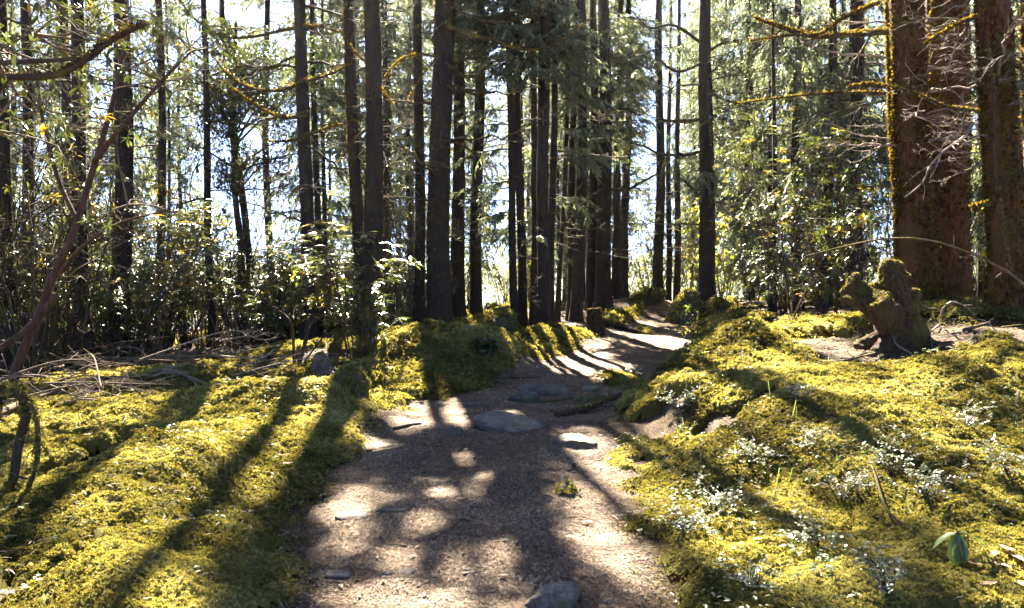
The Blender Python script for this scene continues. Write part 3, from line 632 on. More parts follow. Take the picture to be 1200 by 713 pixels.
def add_limb(T, pts, r0, r1, d, seed, moss=0, name='limb', mat='twig_dark', twigs=8):
    r = np.random.RandomState(seed); P = smoothline([W(u, v, d + (q[0] if q else 0)) for u, v, *q in pts], len(pts) * 9); n = len(P); R = np.linspace(r0, r1, n); mb = MB(); tube(mb, P, R, 6, .5, 0, .2, 2, seed)
    for k in range(twigs):
        i = r.randint(3, n - 1); dd = norm(norm(P[i] - P[i - 1]) * .8 + r.normal(size=3) * .7); l = r.uniform(.2, .7); Q = smoothline([P[i], P[i] + dd * l * .5 + r.normal(size=3) * .04, P[i] + dd * l + (0, 0, r.uniform(-.2, .1) * l)], 7); tube(mb, Q, np.linspace(R[i] * .5, .003, 7), 4, cap=False)
        for q in range(2): j = r.randint(2, 7); e = norm(dd + r.normal(size=3) * .7) * l * .4; tube(mb, np.array([Q[j], Q[j] + e * .5, Q[j] + e]), np.array([.005, .004, .002]), 3, cap=False)
    mb.build(name, M[mat], T.root, origin=T.b)
    if moss:
        mm = MB(); k = r.randint(0, n, moss); moss_tufts(mm, P[k] + (0, 0, .5) * R[k][:, None] + r.normal(size=(moss, 3)) * R[k][:, None] * .6, norm(r.normal(size=(moss, 3)) * .5 + (0, 0, .7)), r.uniform(.02, .045, moss)); mm.build('limb_moss', M['barkmoss'], T.root, smooth=False, origin=T.b)
def tree_of(text): return next(T for T in TREES if text in T.root['label'])
A_ = tree_of('single dark conifer with long'); B_ = tree_of('widest of the straight'); C_ = tree_of('right hand trunk of the close pair'); D_ = tree_of('beside the mossy boulder'); E_ = tree_of('moss lit left edge'); F_ = tree_of('leaning rusty conifer'); G_ = tree_of('thickest trunk of the far clump')
for T, pts, r0, r1, d, mo in ((A_, [(357, 32), (330, 36), (298, 43), (262, 43), (228, 22), (205, -8)], .035, .012, 14.4, 300), (A_, [(357, 95), (330, 106), (296, 104), (268, 88), (246, 62)], .04, .012, 14.3, 400), (A_, [(357, 136), (330, 138), (303, 126), (280, 110), (262, 95)], .04, .012, 14.2, 500), (A_, [(357, 96), (385, 88), (412, 74)], .03, .012, 14.4, 200),
                              (A_, [(357, 160), (385, 150), (420, 140)], .025, .01, 14.2, 200), (A_, [(357, 163), (335, 166), (312, 166)], .025, .008, 14.2, 200), (A_, [(357, 30), (375, 32), (400, 38)], .03, .012, 14.4, 150),
                              (B_, [(524, 0), (548, 20), (585, 26), (612, 22), (634, 6)], .04, .012, 15.5, 200), (B_, [(524, 31), (555, 42), (580, 48), (598, 55), (630, 58), (662, 46), (692, 22)], .05, .010, 15.3, 500), (B_, [(524, 71), (560, 68), (595, 69), (632, 67)], .04, .012, 15.5, 100), (B_, [(524, 76), (535, 84), (548, 91), (562, 86), (578, 72)], .035, .012, 15.4, 200),
                              (B_, [(524, 102), (550, 106), (580, 109)], .035, .018, 15.4, 100), (B_, [(524, 166), (540, 170), (560, 184)], .03, .012, 15.4, 60), (B_, [(512, 67), (490, 64), (470, 70), (456, 84), (450, 96)], .028, .008, 15.3, 400), (B_, [(512, 70), (500, 82), (488, 100), (478, 118)], .02, .006, 15.3, 200),
                              (C_, [(432, 82), (440, 92), (450, 108), (460, 122)], .018, .006, 13.9, 200), (C_, [(430, 75), (415, 60), (402, 40)], .02, .008, 13.9, 200), (C_, [(432, 150), (415, 165), (398, 190)], .025, .008, 13.9, 200),
                              (D_, [(821, 178), (800, 182), (772, 180), (756, 172), (738, 168)], .06, .02, 22, 0), (D_, [(821, 140), (800, 143), (772, 140)], .07, .03, 22, 0), (D_, [(821, 50), (790, 30), (760, 32), (738, 10)], .05, .015, 22, 0), (D_, [(821, 75), (795, 84), (775, 72), (770, 58), (745, 66), (738, 50)], .05, .012, 22, 0), (D_, [(831, 60), (850, 50), (885, 46), (905, 48)], .05, .015, 22, 0),
                              (D_, [(831, 110), (860, 120), (890, 122)], .04, .012, 21.8, 0), (D_, [(821, 232), (805, 215), (790, 205)], .05, .015, 22, 0), (G_, [(716, 222), (735, 222), (755, 212), (772, 203)], .06, .03, 24, 0), (G_, [(716, 130), (735, 128), (752, 135), (775, 112)], .05, .012, 24, 0),
                              (E_, [(1038, 38), (1000, 41), (955, 43), (920, 34), (886, 22)], .045, .02, 11.4, 900), (E_, [(1030, 3), (1005, 14), (985, 24), (960, 40), (925, 42), (880, 48)], .03, .01, 11.3, 700), (E_, [(1038, 110), (1000, 109), (950, 111), (905, 116), (862, 122)], .028, .008, 11.4, 200), (E_, [(1038, 102), (1015, 100), (995, 103)], .03, .02, 11.3, 300),
                              (E_, [(1038, 118), (1000, 126), (960, 140), (925, 158)], .02, .006, 11.3, 0), (F_, [(1140, 245), (1165, 235), (1190, 214), (1215, 205)], .03, .02, 9.8, 800), (F_, [(1145, 20), (1120, 30), (1085, 50)], .03, .01, 10, 300), (F_, [(1145, 130), (1110, 125), (1070, 108), (1035, 100)], .02, .006, 9.9, 100), (F_, [(1168, 40), (1185, 70), (1215, 95)], .03, .015, 9.9, 100)):
    add_limb(T, pts, r0, r1, d, int(pts[1][0] * 7 + pts[1][1]), mo)

# extra shade branches where the photo's ground lies in shadow: added out of view, high in the crowns already standing
def add_shade(n, x0, x1, y0, y1):
    gx_, gy_ = RS.uniform(x0, x1, n), RS.uniform(y0, y1, n); G = np.column_stack([gx_, gy_, H(gx_, gy_)]); G = G[~lit(G)]
    dh = norm(SD[:2]); B = np.array([T.b for T in TREES]); used = 0
    for g in G:
        s = (B[:, :2] - g[:2]) @ dh; off = np.abs((B[:, 0] - g[0]) * dh[1] - (B[:, 1] - g[1]) * dh[0]); z = g[2] + s * tan(SUN_EL)
        y = g[1] + s * dh[1]
        ok = [i for i, T in enumerate(TREES) if s[i] > 2 and off[i] < 3.0 and z[i] > T.b[2] + 4 and z[i] < T.b[2] + T.Ht - .7 and (z[i] - CAMZ) / max(y[i], .1) > .46]
        if not ok: continue
        T = TREES[random.choice(ok)]; s1 = float((T.b[:2] - g[:2]) @ dh) + RS.uniform(-1, 1)
        P = np.array([*(g[:2] + dh * s1), g[2] + s1 * tan(SUN_EL)]); h = P[2] - T.b[2] + RS.uniform(-.1, .5); A = T.ax(min(h, T.Ht - .2))
        C = smoothline([A, A * .5 + P * .5 + (0, 0, .12), P], 5); tube(T.mb, C, np.linspace(.016, .004, 5), 3, .5, 1, cap=False)
        m = 7; O = P + RS.normal(size=(m, 3)) * (.22, .22, .14); d = norm(P - A) * .6
        place_sprays(T.mb, O, d + RS.normal(size=(m, 3)) * .6 * (1, 1, .4), RS.uniform(.8, 1.4, m), RS.rand(m) * .8, False, True); used += 1
    print('shade branches', used, 'of', len(G))
add_shade(1500, -6, 5, 2.4, 9); add_shade(500, -3, 6, 9, 15)
for T in TREES:
    T.mb.thin(lit_below).build('crown', [M['needle'], M['twig_dark']], T.root, smooth=False, origin=T.b)

# conifers in the wood behind: a few shapes, copied
RS.seed(21)
def wood_tree(k):
    T = Tree(); Ht = (17, 20, 15, 22)[k]; T.Ht = Ht; T.h0c = (2.2, 3, 1.5, 4)[k]; T.b = np.zeros(3); T.ax = lambda h: np.stack([.05 * np.sin(np.asarray(h) * .6 + k), .05 * np.cos(np.asarray(h) * .5), np.asarray(h, float)], -1)
    root = empty('conifer', (0, 0, 0), 'x', 'conifer'); hs = np.arange(-.4, Ht, .4); mb = MB(); tube(mb, T.ax(hs), (.10, .12, .08, .13)[k] * np.maximum(1 - hs / Ht, .04) ** .7 + .08 * np.exp(-np.maximum(hs, 0) / .4), 8, .5, 0, .12, 1.5, k)
    mb.build('trunk', M['bark'], root); mb = MB(); grow_crown(mb, T, T.h0c, Ht - .3, (2.0, 2.4, 1.9, 2.4)[k], 8, .16, k % 2 == 0, False, 1.15); root_crown[k] = mb.sprays; nb = MB(); nb.V, nb.T, nb.F, nb.M, nb.n = [mb.V[i] for i in range(mb.n_tw)], mb.T[:mb.n_tw], {3: [], 4: mb.F[4][:mb.n_tw]}, {3: [], 4: mb.M[4][:mb.n_tw]}, 0; root_twigs[k] = (np.concatenate(nb.V), np.concatenate(nb.F[4]))
    for q in range(9): add_dead(root, T.ax, lambda h: .1, RS.uniform(1, T.h0c + 1), RS.uniform(0, 2 * pi), RS.uniform(.6, 1.7))
    return root
root_crown, root_twigs = {}, {}
WOOD = [wood_tree(k) for k in range(4)]
def wood_crown(k, root, p, rz, sc_):
    # the copy's own crown, thinned where the sun reaches the ground through it
    O, Xd, S, Tn, hang = root_crown[k]; c, s_ = cos(rz), sin(rz); Rm = np.array([[c, -s_, 0], [s_, c, 0], [0, 0, 1]])
    Ow, Xw = O @ Rm.T * sc_ + p, Xd @ Rm.T; tips = Ow + norm(Xw) * (S * .22)[:, None]
    q = ~(lit_below(Ow) | lit_below(tips)) if p[1] < 36 else np.ones(len(O), bool)
    mb = MB(); V, F = root_twigs[k]; Vw = V @ Rm.T * sc_ + p; ok = ~lit_below(Vw) if p[1] < 36 else np.ones(len(V), bool); mb.add(V, F[ok[F].all(1)], .5, 1); place_sprays(mb, O[q], Xd[q], S[q], Tn[q], hang, False)
    mb.build('crown', [M['needle'], M['twig_dark']], root, smooth=False)
spots = []; made = []
def put_wood(n, u0, u1, y0, y1, label, group, s=(.8, 1.2), tries=40):
    for i in range(n):
        for _ in range(tries):
            y = RS.uniform(y0, y1); u = RS.uniform(u0, u1); x = (u - U0) * y / FPX; L, R = edges(np.array(x), np.array(y))
            if any(a < u + RS.normal() * 4 < b for a, b in ((140, 372), (548, 600), (700, 805), (838, 866))) and RS.rand() < .9 or (L - .6 < x < R + .6 and y < 34) or any((x - a) ** 2 + (y - b) ** 2 < 1.6 for a, b in spots): continue
            break
        else: continue
        spots.append((x, y)); p = onground(x, y); k = RS.randint(4); w = WOOD[k]; rz, sc_ = RS.uniform(0, 6.3), RS.uniform(*s)
        if w.get('placed'): w2 = dup(w, p, rz, sc_, label, group)
        else: w['placed'] = True; w2 = w; w.location = p; w.rotation_euler = (0, 0, rz); w.scale = (sc_,) * 3; w['label'] = label; w['group'] = group
        made.append((k, w2, p, rz, sc_))
put_wood(12, -40, 260, 18, 34, 'dark slender conifer in the wood behind the left thicket', 'conifers behind the left thicket')
put_wood(10, 375, 490, 22, 40, 'slender conifer in the wood behind the single drooping limbed trunk and the close pair', 'conifers behind the left trunks')
put_wood(9, 480, 660, 27, 45, 'hazy conifer seen between the widest trunk and the middle clump', 'conifers behind the middle clump', (.9, 1.3))
put_wood(7, 650, 730, 33, 50, 'conifer rising behind the far clump at the path bend', 'conifers behind the far clump', (1, 1.3))
put_wood(12, 790, 900, 28, 50, 'sunlit conifer beyond the rough trunk by the boulder', 'conifers beyond the boulder')
put_wood(24, 850, 1280, 17.5, 40, 'conifer in the wood behind the tall rhododendron and rusty giants', 'conifers behind the rhododendron')
for w in WOOD:
    if not w.get('placed'):
        for ch in list(w.children): bpy.data.objects.remove(ch)
        bpy.data.objects.remove(w)
for a_ in made:
    if 'placed' in a_[1]: del a_[1]['placed']
    wood_crown(*a_)

# ------------------------------------------------------------------ broad-leaved shrubs
def shrub(root, height, spread, nst, seed, leaf='leaf', leafsize=.12, whorls=1., tint=(0, .8), stem='bark_rhodo', stemr=.018, lean=(0, 0), yellow=.06, bare=0., tmpl=None, nleaf=(6, 10), origin=None, start=.35, flat=False):
    r = np.random.RandomState(seed); st = MB(); tips = []
    for k in range(nst):
        a = r.uniform(0, 2 * pi); d = np.array([cos(a), sin(a), 0]); hh = height * r.uniform(.6, 1.0); sp = spread * r.uniform(.3, 1.0)
        P = smoothline([d * spread * .12 * r.rand(), d * sp * .35 + np.array([0, 0, hh * .4]) + r.normal(size=3) * .06 * height, d * sp * .7 + np.array([0, 0, hh * .75]) + r.normal(size=3) * .07 * height, d * sp + np.array([lean[0], lean[1], hh])], 12)
        P[0, 2] = -.08; R = np.linspace(stemr * r.uniform(.6, 1.1), stemr * .25, 12); tube(st, P, R, 6, r.rand(), 0, .15, 2, seed + k)
        tips.append((P[-1], norm(P[-1] - P[-2])))
        for b in range(r.randint(4, 8)):
            i = r.randint(int(12 * start), 12); d2 = norm(norm(P[i] - P[i - 1]) * .5 + r.normal(size=3) * (.7, .7, .4) + (0, 0, .15)); l = height * r.uniform(.10, .28)
            Q = smoothline([P[i], P[i] + d2 * l * .5 + r.normal(size=3) * .02, P[i] + d2 * l + np.array([0, 0, l * r.uniform(-.1, .35)])], 6); tube(st, Q, np.linspace(R[i] * .6, stemr * .15, 6), 4, r.rand(), cap=False); tips.append((Q[-1], norm(Q[-1] - Q[-2])))
            for c_ in range(r.randint(1, 4)):
                j = r.randint(1, 6); d3 = norm(d2 + r.normal(size=3) * .7); l3 = l * r.uniform(.3, .6); E_ = Q[j] + d3 * l3; tube(st, np.array([Q[j], (Q[j] + E_) / 2 + r.normal(size=3) * .01, E_]), np.array([.3, .22, .13]) * stemr, 3, r.rand(), cap=False); tips.append((E_, d3))
    st.build('stems', M[stem], root, origin=origin)
    lf = MB(); O, Xd, S, T = [], [], [], []
    for p, d in tips:
        if r.rand() < bare: continue
        for w in range(1 if r.rand() > whorls - 1 else 2):
            n = r.randint(*nleaf); ph = r.rand() * 6; ty = r.rand() < yellow; base = p - d * w * .09
            h1 = norm(np.cross(d, (.3, .5, .9))); h2 = np.cross(d, h1)
            for q in range(n):
                an = ph + q * 2 * pi / n + r.normal() * .2; v = h1 * cos(an) + h2 * sin(an); up = r.uniform(.05, .5)
                O.append(base + v * .01); vv = v + d * up + np.array([0, 0, r.uniform(-.35, .1)]); Xd.append(vv * (1, 1, .25) if flat else vv); S.append(leafsize * r.uniform(.65, 1.2)); T.append(r.uniform(.86, 1) if ty or r.rand() < yellow * .4 else r.uniform(*tint))
    lf.inst(*(tmpl or LEAF), np.array(O), np.array(Xd), np.array([0, 0, 1.]) + r.normal(size=(len(O), 3)) * .15, np.array(S), np.array(T))
    lf.build('foliage', M[leaf], root, origin=origin); return root

# copies for the dark thicket on the left and the bright growth beyond the crest
RS.seed(33)
TH = [shrub(empty('thicket_shrub', (0, 0, 0), 'x', 'shrub'), 3.0 + .6 * k, 1.1, 5, 300 + k, leafsize=.11, whorls=1.0, yellow=.10, bare=.6, stemr=.022, stem='twig_dark', start=.2) for k in range(4)]
TW = [shrub(empty('bare_shrub', (0, 0, 0), 'x', 'shrub'), 2.6 + .7 * k, 1.2, 6, 320 + k, leafsize=.07, yellow=.4, bare=.85, stemr=.016, stem='twig_dark', start=.15, nleaf=(3, 5)) for k in range(3)]
DK = [shrub(empty('dark_bush', (0, 0, 0), 'x', 'bush'), 1.7 + .3 * k, 1.3, 12, 340 + k, leafsize=.13, whorls=1.4, yellow=.03, bare=.05, stemr=.018, stem='twig_dark', start=.1, tint=(0, .45)) for k in range(2)]
BR = [shrub(empty('sunlit_bush', (0, 0, 0), 'x', 'bush'), 3.2 + 1.0 * k, 1.9, 10, 360 + k, 'bright', .13, whorls=1.3, yellow=.2, bare=.05, stemr=.03, stem='twig', start=.15, tint=(0, .9), tmpl=LEAFS) for k in range(3)]
first = {}
def put(protos, n, region, label, group, s=(.8, 1.25), clear=.6, pix=True):
    for i in range(n):
        for _ in range(60):
            y = RS.uniform(region[2], region[3]); x = (RS.uniform(region[0], region[1]) - U0) * y / FPX if pix else RS.uniform(region[0], region[1])
            L, R = edges(np.array(x), np.array(y))
            if (L - clear < x < R + clear and y < 34): continue
            dh = norm(SD[:2])
            if any(-.3 < (x - c[0]) * dh[0] + (y - c[1]) * dh[1] < 5 and abs((x - c[0]) * dh[1] - (y - c[1]) * dh[0]) < q + .6 for c, q in SUNSPOTS[2:5] + SUNSPOTS[10:14]) and RS.rand() < .9: continue
            break
        else: continue
        w = protos[RS.randint(len(protos))]; p = onground(x, y)
        if w.name in first: dup(w, p, RS.uniform(0, 6.3), RS.uniform(*s), label, group)
        else: first[w.name] = 1; w.location = p; w['label'] = label; w['group'] = group
put(TH, 14, (-40, 250, 10.8, 16), 'leggy dark green shrub with some yellow leaves in the left thicket', 'leafy shrubs of the left thicket')
put(TW, 50, (-40, 330, 10.8, 20), 'nearly bare twiggy shrub with a few yellow leaves in the left thicket', 'bare shrubs of the left thicket')
put(TW, 20, (300, 490, 15, 24), 'nearly bare twiggy shrub among the dark trunks left of the mossy mound', 'bare shrubs among the left trunks')
put(DK, 40, (-60, 335, 14.5, 27), 'low dark leafy bush in the shade at the back of the left thicket', 'dark bushes behind the left thicket')
put(DK, 30, (240, 545, 18, 32), 'low dark leafy bush in the shade behind the close trunk pair', 'dark bushes behind the close trunk pair', (.7, 1))
put(BR, 12, (-20, 540, 30, 46), 'sunlit yellow green bush glimpsed beyond the left trunks', 'sunlit bushes beyond the left trunks')
put(BR, 5, (560, 690, 30, 42), 'sunlit yellow bush in the gap beside the middle clump', 'sunlit bushes by the middle gap', (.7, 1.1))
put(BR, 9, (715, 830, 36, 48), 'sunlit yellow green bush beyond the end of the path', 'sunlit bushes beyond the path end', (.8, 1.2))
put(BR, 8, (830, 1040, 26, 40), 'sunlit green bush behind the tall rhododendron', 'sunlit bushes behind the rhododendron', (.8, 1.1))
put(DK, 8, (860, 1040, 17, 26), 'low dark leafy bush at the foot of the slim trunks behind the rhododendron', 'dark bushes behind the rhododendron', (.7, 1.1))
put(BR, 6, (1040, 1300, 17, 30), 'leafy bush in the light behind the rusty giant trunks', 'bushes behind the rusty giants', (.7, 1.1))

for w in TH + TW + DK + BR:                                 # shapes that found no place
    if w.name not in first:
        for ch in list(w.children): bpy.data.objects.remove(ch)
        bpy.data.objects.remove(w)

# the shrubs one can point at
def rhodo(u, v, label, height, spread, nst, seed, name='rhododendron', **k):
    p = onground(*u) if v is None else at(u, v); r = empty(name, p, label, 'rhododendron'); return shrub(r, height, spread, nst, seed, **k)
rhodo((5.9, 15.6), None, 'tall glossy rhododendron with silvery lit leaves right of the rough conifer', 4.2, 1.9, 13, 401, flat=True, leafsize=.15, whorls=1.5, bare=.05, start=.15, tint=(0, .8))
rhodo((6.1, 14.2), None, 'shorter glossy rhododendron leaning out beside the tall silvery one', 2.7, 1.5, 10, 402, leafsize=.14, whorls=1.3, bare=.05, start=.15, lean=(-.3, -.3))
rhodo(348, 434, 'young rhododendron with bright white lit leaves on the moss edge before the single trunk', 1.75, .85, 6, 403, leafsize=.17, whorls=1.0, yellow=.10, flat=True, start=.45, tint=(.2, .8))
rhodo(414, 430, 'rhododendron sapling with pale lit leaves at the foot of the close trunk pair', 2.1, .55, 4, 404, flat=True, tint=(.2, .8), leafsize=.16, yellow=.06)
rhodo(238, 436, 'open rhododendron with tiers of white lit leaves at the edge of the left thicket', 2.3, .9, 4, 405, flat=True, tint=(.2, .8), leafsize=.17, whorls=1.2, yellow=.14, start=.45)
rhodo(180, 436, 'straggly rhododendron with yellow green leaves beside the thickest thicket trunk', 2.9, 1.0, 3, 406, flat=True, leafsize=.14, yellow=.2, start=.5)
rhodo(524, 372, 'small upright rhododendron seedling on top of the mossy mound', .62, .16, 3, 407, leafsize=.12, stemr=.008, start=.5)
rhodo(478, 378, 'low rhododendron seedlings on the left shoulder of the mossy mound', .32, .3, 7, 408, leafsize=.10, stemr=.006)
rhodo(428, 418, 'thin stemmed rhododendron seedling between the close trunk pair and the mound', .95, .2, 4, 409, leafsize=.13, stemr=.008)
rhodo(452, 398, 'sprawling low rhododendron with dull leaves at the left of the mound', .4, .45, 8, 410, leafsize=.10, stemr=.007)
rhodo(566, 420, 'drooping pale leaved seedling on the shaded face of the mound', .22, .2, 4, 411, leafsize=.11, stemr=.005)
# dark leaved tree top of the left thicket
p = onground((278 - U0) * 17 / FPX, 17.); t = empty('dark_leaved_tree', p, 'dark leaved broad tree whose brown black crown hangs in the middle of the left thicket', 'tree')
st = MB(); tube(st, smoothline([(0, 0, -.2), (.1, 0, 2), (-.1, .1, 4), (0, 0, 7.4)], 20), np.linspace(.11, .04, 20), 8, .5, 0, .12); tips = []
r = np.random.RandomState(5)
for k in range(50):
    h = r.uniform(3.4, 6.6); e = np.array([0, 0, h]) + np.array([r.normal() * 1.15, r.normal() * .9, r.uniform(-.2, .7)]); C = smoothline([(0, 0, h - .3), (np.array([0, 0, h]) + e) / 2 + r.normal(size=3) * .15, e], 6); tube(st, C, np.linspace(.03, .006, 6), 4, cap=False); tips += [C[i] + r.normal(size=3) * .16 for i in (2, 3, 3, 4, 4, 5, 5) for _ in range(6)]
st.build('trunk', M['twig_dark'], t); lf = MB(); O = np.repeat(np.array(tips), 6, 0) + r.normal(size=(len(tips) * 6, 3)) * .04; Xd = r.normal(size=O.shape) * (1, 1, .6)
lf.inst(*LEAF, O, Xd, (0, 0, 1), r.uniform(.09, .15, len(O)), r.uniform(0, .35, len(O))); lf.build('crown', M['leaf'], t)
# leaning brown rhododendron trees at the left
def limbtree(name, label, cat, limbs, mat, base, leaves=None, sides=9, amp=.14):
    root = empty(name, base, label, cat); prev = None
    for i, (pts, r0, r1) in enumerate(limbs):
        mb = MB(); P = smoothline([W(*q) for q in pts], 40); tube(mb, P, np.linspace(r0, r1, 40), sides, .5, 0, amp, 1.7, 11 + i); mb.build('trunk' if i == 0 else 'limb', M[mat], root, origin=base)
    return root
b0 = at(4, 478)
lt = limbtree('leaning_rhododendron', 'leaning rhododendron with bare reddish brown flaky trunk crossing the left thicket', 'rhododendron',
  [([(2, 500, 8.3), (22, 425, 8.4), (44, 375, 8.5), (64, 320, 8.6), (86, 275, 8.7), (104, 215, 8.8), (124, 150, 8.9), (140, 85, 9.0), (150, 10, 9.1)],   .058, .022),
   ([(-40, 425, 7.9), (0, 408, 8.2), (36, 382, 8.4), (66, 345, 8.55)], .035, .04), ([(92, 262, 8.7), (70, 215, 8.8), (52, 150, 8.6), (40, 70, 8.5)], .03, .012), ([(110, 190, 8.8), (150, 140, 8.6), (190, 95, 8.4), (225, 60, 8.4)], .035, .01), ([(70, 320, 8.6), (96, 290, 8.3), (140, 262, 8.1), (200, 246, 8)], .028, .008)], 'bark_rhodo', b0)
def canopy(root, pts, n, spread, leaf, seed, base, size=.12, yellow=.12, tint=(0, .8)):
    r = np.random.RandomState(seed); tw = MB(); lf = MB(); O, Xd, S, T = [], [], [], []
    for k in range(n):
        a = W(*pts[r.randint(len(pts))]); d = norm(r.normal(size=3) * (1, .8, .6)); l = spread * r.uniform(.4, 1); e = a + d * l + np.array([0, 0, l * .15]); C = smoothline([a, (a + e) / 2 + r.normal(size=3) * .08, e], 7); tube(tw, C, np.linspace(.012, .003, 7), 4, cap=False)
        for q in range(4):
            p = C[r.randint(3, 7)]; d3 = norm(d + r.normal(size=3) * .9); E_ = p + d3 * .18; tube(tw, np.array([p, (p + E_) / 2, E_]), np.array([.004, .003, .002]), 3, cap=False); ty = r.rand() < yellow; m = r.randint(5, 9)
            for z in range(m): O.append(E_); Xd.append(norm(r.normal(size=3)) + d3 * .7); S.append(size * r.uniform(.6, 1.2)); T.append(r.uniform(.86, 1) if ty else r.uniform(*tint))
    tw.build('twigs', M['twig'], root, origin=base); lf.inst(*LEAF, np.array(O), np.array(Xd), (0, 0, 1), np.array(S), np.array(T)); lf.build('foliage', M[leaf], root, origin=base)
canopy(lt, [(150, 20, 9.1), (140, 85, 9), (40, 70, 8.5), (52, 130, 8.6), (225, 60, 8.4), (190, 95, 8.4), (124, 150, 8.9), (100, 40, 8.8), (10, 60, 8.5), (150, 240, 8.1)], 70, 1.0, 'leaf', 61, b0, .10, .06, (0, .7))
# tree just outside the left edge: only its mossy limb and leafy twigs reach into the photo
b1 = onground(-5.6, 6.2, -.05); x0 = U0 + FPX * -5.6 / 6.2
mt = limbtree('mossy_limbed_tree', 'tree rooted outside the left edge whose mossy forked limb reaches in at the top', 'tree',
  [([(x0, 500, 6.2), (x0 + 10, 250, 6.2), (x0 - 10, 60, 6.2), (x0, -220, 6.2)], .14, .08), ([(x0, 130, 6.2), (-60, 100, 6), (0, 91, 5.9), (60, 89, 5.8), (98, 72, 5.7), (130, 48, 5.6), (170, 28, 5.5)], .034, .018), ([(x0, 70, 6.2), (-40, 74, 6), (40, 72, 5.8), (104, 68, 5.7)], .03, .014)], 'twig_dark', b1, amp=.22)
canopy(mt, [(-40, 40, 6), (40, 40, 5.8), (60, 0, 6), (100, -10, 6), (20, 110, 6), (-20, 150, 6)], 26, .8, 'leaf', 62, b1, .10, .06, (0, .6))
mm = MB(); P = smoothline([W(*q) for q in [(0, 91, 5.9), (60, 89, 5.8), (98, 72, 5.7), (130, 48, 5.6), (170, 28, 5.5)]], 400); k = RS.randint(0, 400, 1500)
moss_tufts(mm, P[k] + RS.normal(size=(1500, 3)) * .016 + (0, 0, .012), norm(RS.normal(size=(1500, 3)) * .6 + (0, 0, .5)), RS.uniform(.010, .022, 1500), 0, RS.beta(1.5, 4, 1500)); mm.build('moss_fringe', M['barkmoss'], mt, smooth=False, origin=b1)

# ------------------------------------------------------------------ stones
def ico(sub):
    import bmesh
    bm = bmesh.new(); bmesh.ops.create_icosphere(bm, subdivisions=sub, radius=1); V = np.array([v.co[:] for v in bm.verts]); F = np.array([[v.index for v in f.verts] for f in bm.faces]); bm.free(); return V, F
ICO = {k: ico(k) for k in (3, 4, 5)}
def rock(name, label, c, size, seed, mat='stone', cuts=9, rot=0., tilt=(0, 0), sub=4, rough=.10, cat='stone', sink=.35, moss=0, box=.0, hard=.75, parent_moss='moss', group=None):
    r = np.random.RandomState(seed); V, F = ICO[sub]; V = V.copy()
    if box: V = np.sign(V) * np.abs(V) ** (1 - box); V /= np.abs(V).max()
    V = V * (1 + rough * 2.2 * (fbm(V[:, 0] * 1.3 + 5, V[:, 1] * 1.3, V[:, 2] * 1.3, seed)[:, None] - .5))
    for k in range(cuts):
        n = norm(r.normal(size=3) * (1, 1, .8)); d = V @ n; lim = r.uniform(.5, .9) * d.max(); q = d > lim; V[q] -= n * ((d[q] - lim) * hard)[:, None]
    V = V + V * (rough * .9 * (fbm(V[:, 0] * 6, V[:, 1] * 6, V[:, 2] * 6, seed + 3) - .5))[:, None]
    V = V * (np.array(size) / 2)
    a, b = tilt; Rx = np.array([[1, 0, 0], [0, cos(a), -sin(a)], [0, sin(a), cos(a)]]); Ry = np.array([[cos(b), 0, sin(b)], [0, 1, 0], [-sin(b), 0, cos(b)]]); Rz = np.array([[cos(rot), -sin(rot), 0], [sin(rot), cos(rot), 0], [0, 0, 1]])
    V = V @ (Rz @ Ry @ Rx).T; V[:, 2] += size[2] * (.5 - sink)
    loc = np.array(c); mb = MB(); mb.add(V, F); o = tag(mb.build(name, M[mat]), label, cat, group); o.location = loc
    if moss:
        e = 1e-4; Nn = norm(V); q = RS.randint(0, len(V), moss); q = q[(Nn[q, 2] > -.1) & (vn(V[q, 0] * 5 + 9, V[q, 1] * 5, V[q, 2] * 5, seed) > (.4 if moss < 2000 else .2)) & (V[q, 2] > 0)]
        mm = MB(); moss_tufts(mm, V[q] + RS.normal(size=(len(q), 3)) * .012, norm(Nn[q] + RS.normal(size=(len(q), 3)) * .3 + (0, 0, .3)), RS.uniform(.012, .03, len(q)) * max(1, c[1] / 8), 0, RS.beta(2, 2.5, len(q))); mm.build('moss_cap', M[parent_moss], o, smooth=False)
    return o
def sz(px, d): return px * d / FPX
def rk(u, v, w, h, dep, label, seed, **k):
    """stone whose foot meets the ground at pixel u,v; w,h in pixels, dep in metres"""
    p = at(u, v); d = p[1]; return rock(k.pop('name', 'stone'), label, p, (sz(w, d), dep, k.pop('zz', sz(h, d) * 1.5)), seed, **k)
rk(598, 500, 98, 20, .62, 'flat wide grey slab set in the middle of the path, largest of the path stones', 1, box=.35, cuts=14, rot=.15, sink=.5, rough=.2, name='stone_slab', tilt=(.12, 0), sub=5)
rk(531, 508, 27, 14, .26, 'small round dark grey stone left of the wide path slab', 2, mat='stone_dark', cuts=12, sink=.62, rough=.2)
rk(612, 470, 42, 12, .35, 'blocky step stone with mossy front behind the wide path slab', 3, mat='stone_dark', box=.4, cuts=12, rot=-.2, rough=.16, sink=.38)
rk(642, 460, 72, 11, .34, 'long low grey step stone across the path, farthest of the step stones', 4, mat='stone_dark', box=.4, cuts=12, rot=.05, rough=.18, sink=.40)
rk(693, 459, 22, 6, .2, 'small flat stone at the right end of the long step stone', 14, mat='stone', box=.4, cuts=4)
rk(672, 520, 62, 22, .5, 'pale sunlit stone half buried right of the wide path slab', 5, mat='stone_brown', cuts=12, sink=.66, rough=.18, sub=5)
rk(650, 529, 20, 9, .14, 'little black wet stone at the front of the pale half buried stone', 6, mat='stone_dark', cuts=12, sink=.6, rough=.2)
rk(665, 578, 33, 20, .2, 'small pointed mossy stone on the right half of the path', 7, mat='stone_dark', cuts=14, sink=.6, rough=.28, moss=420)
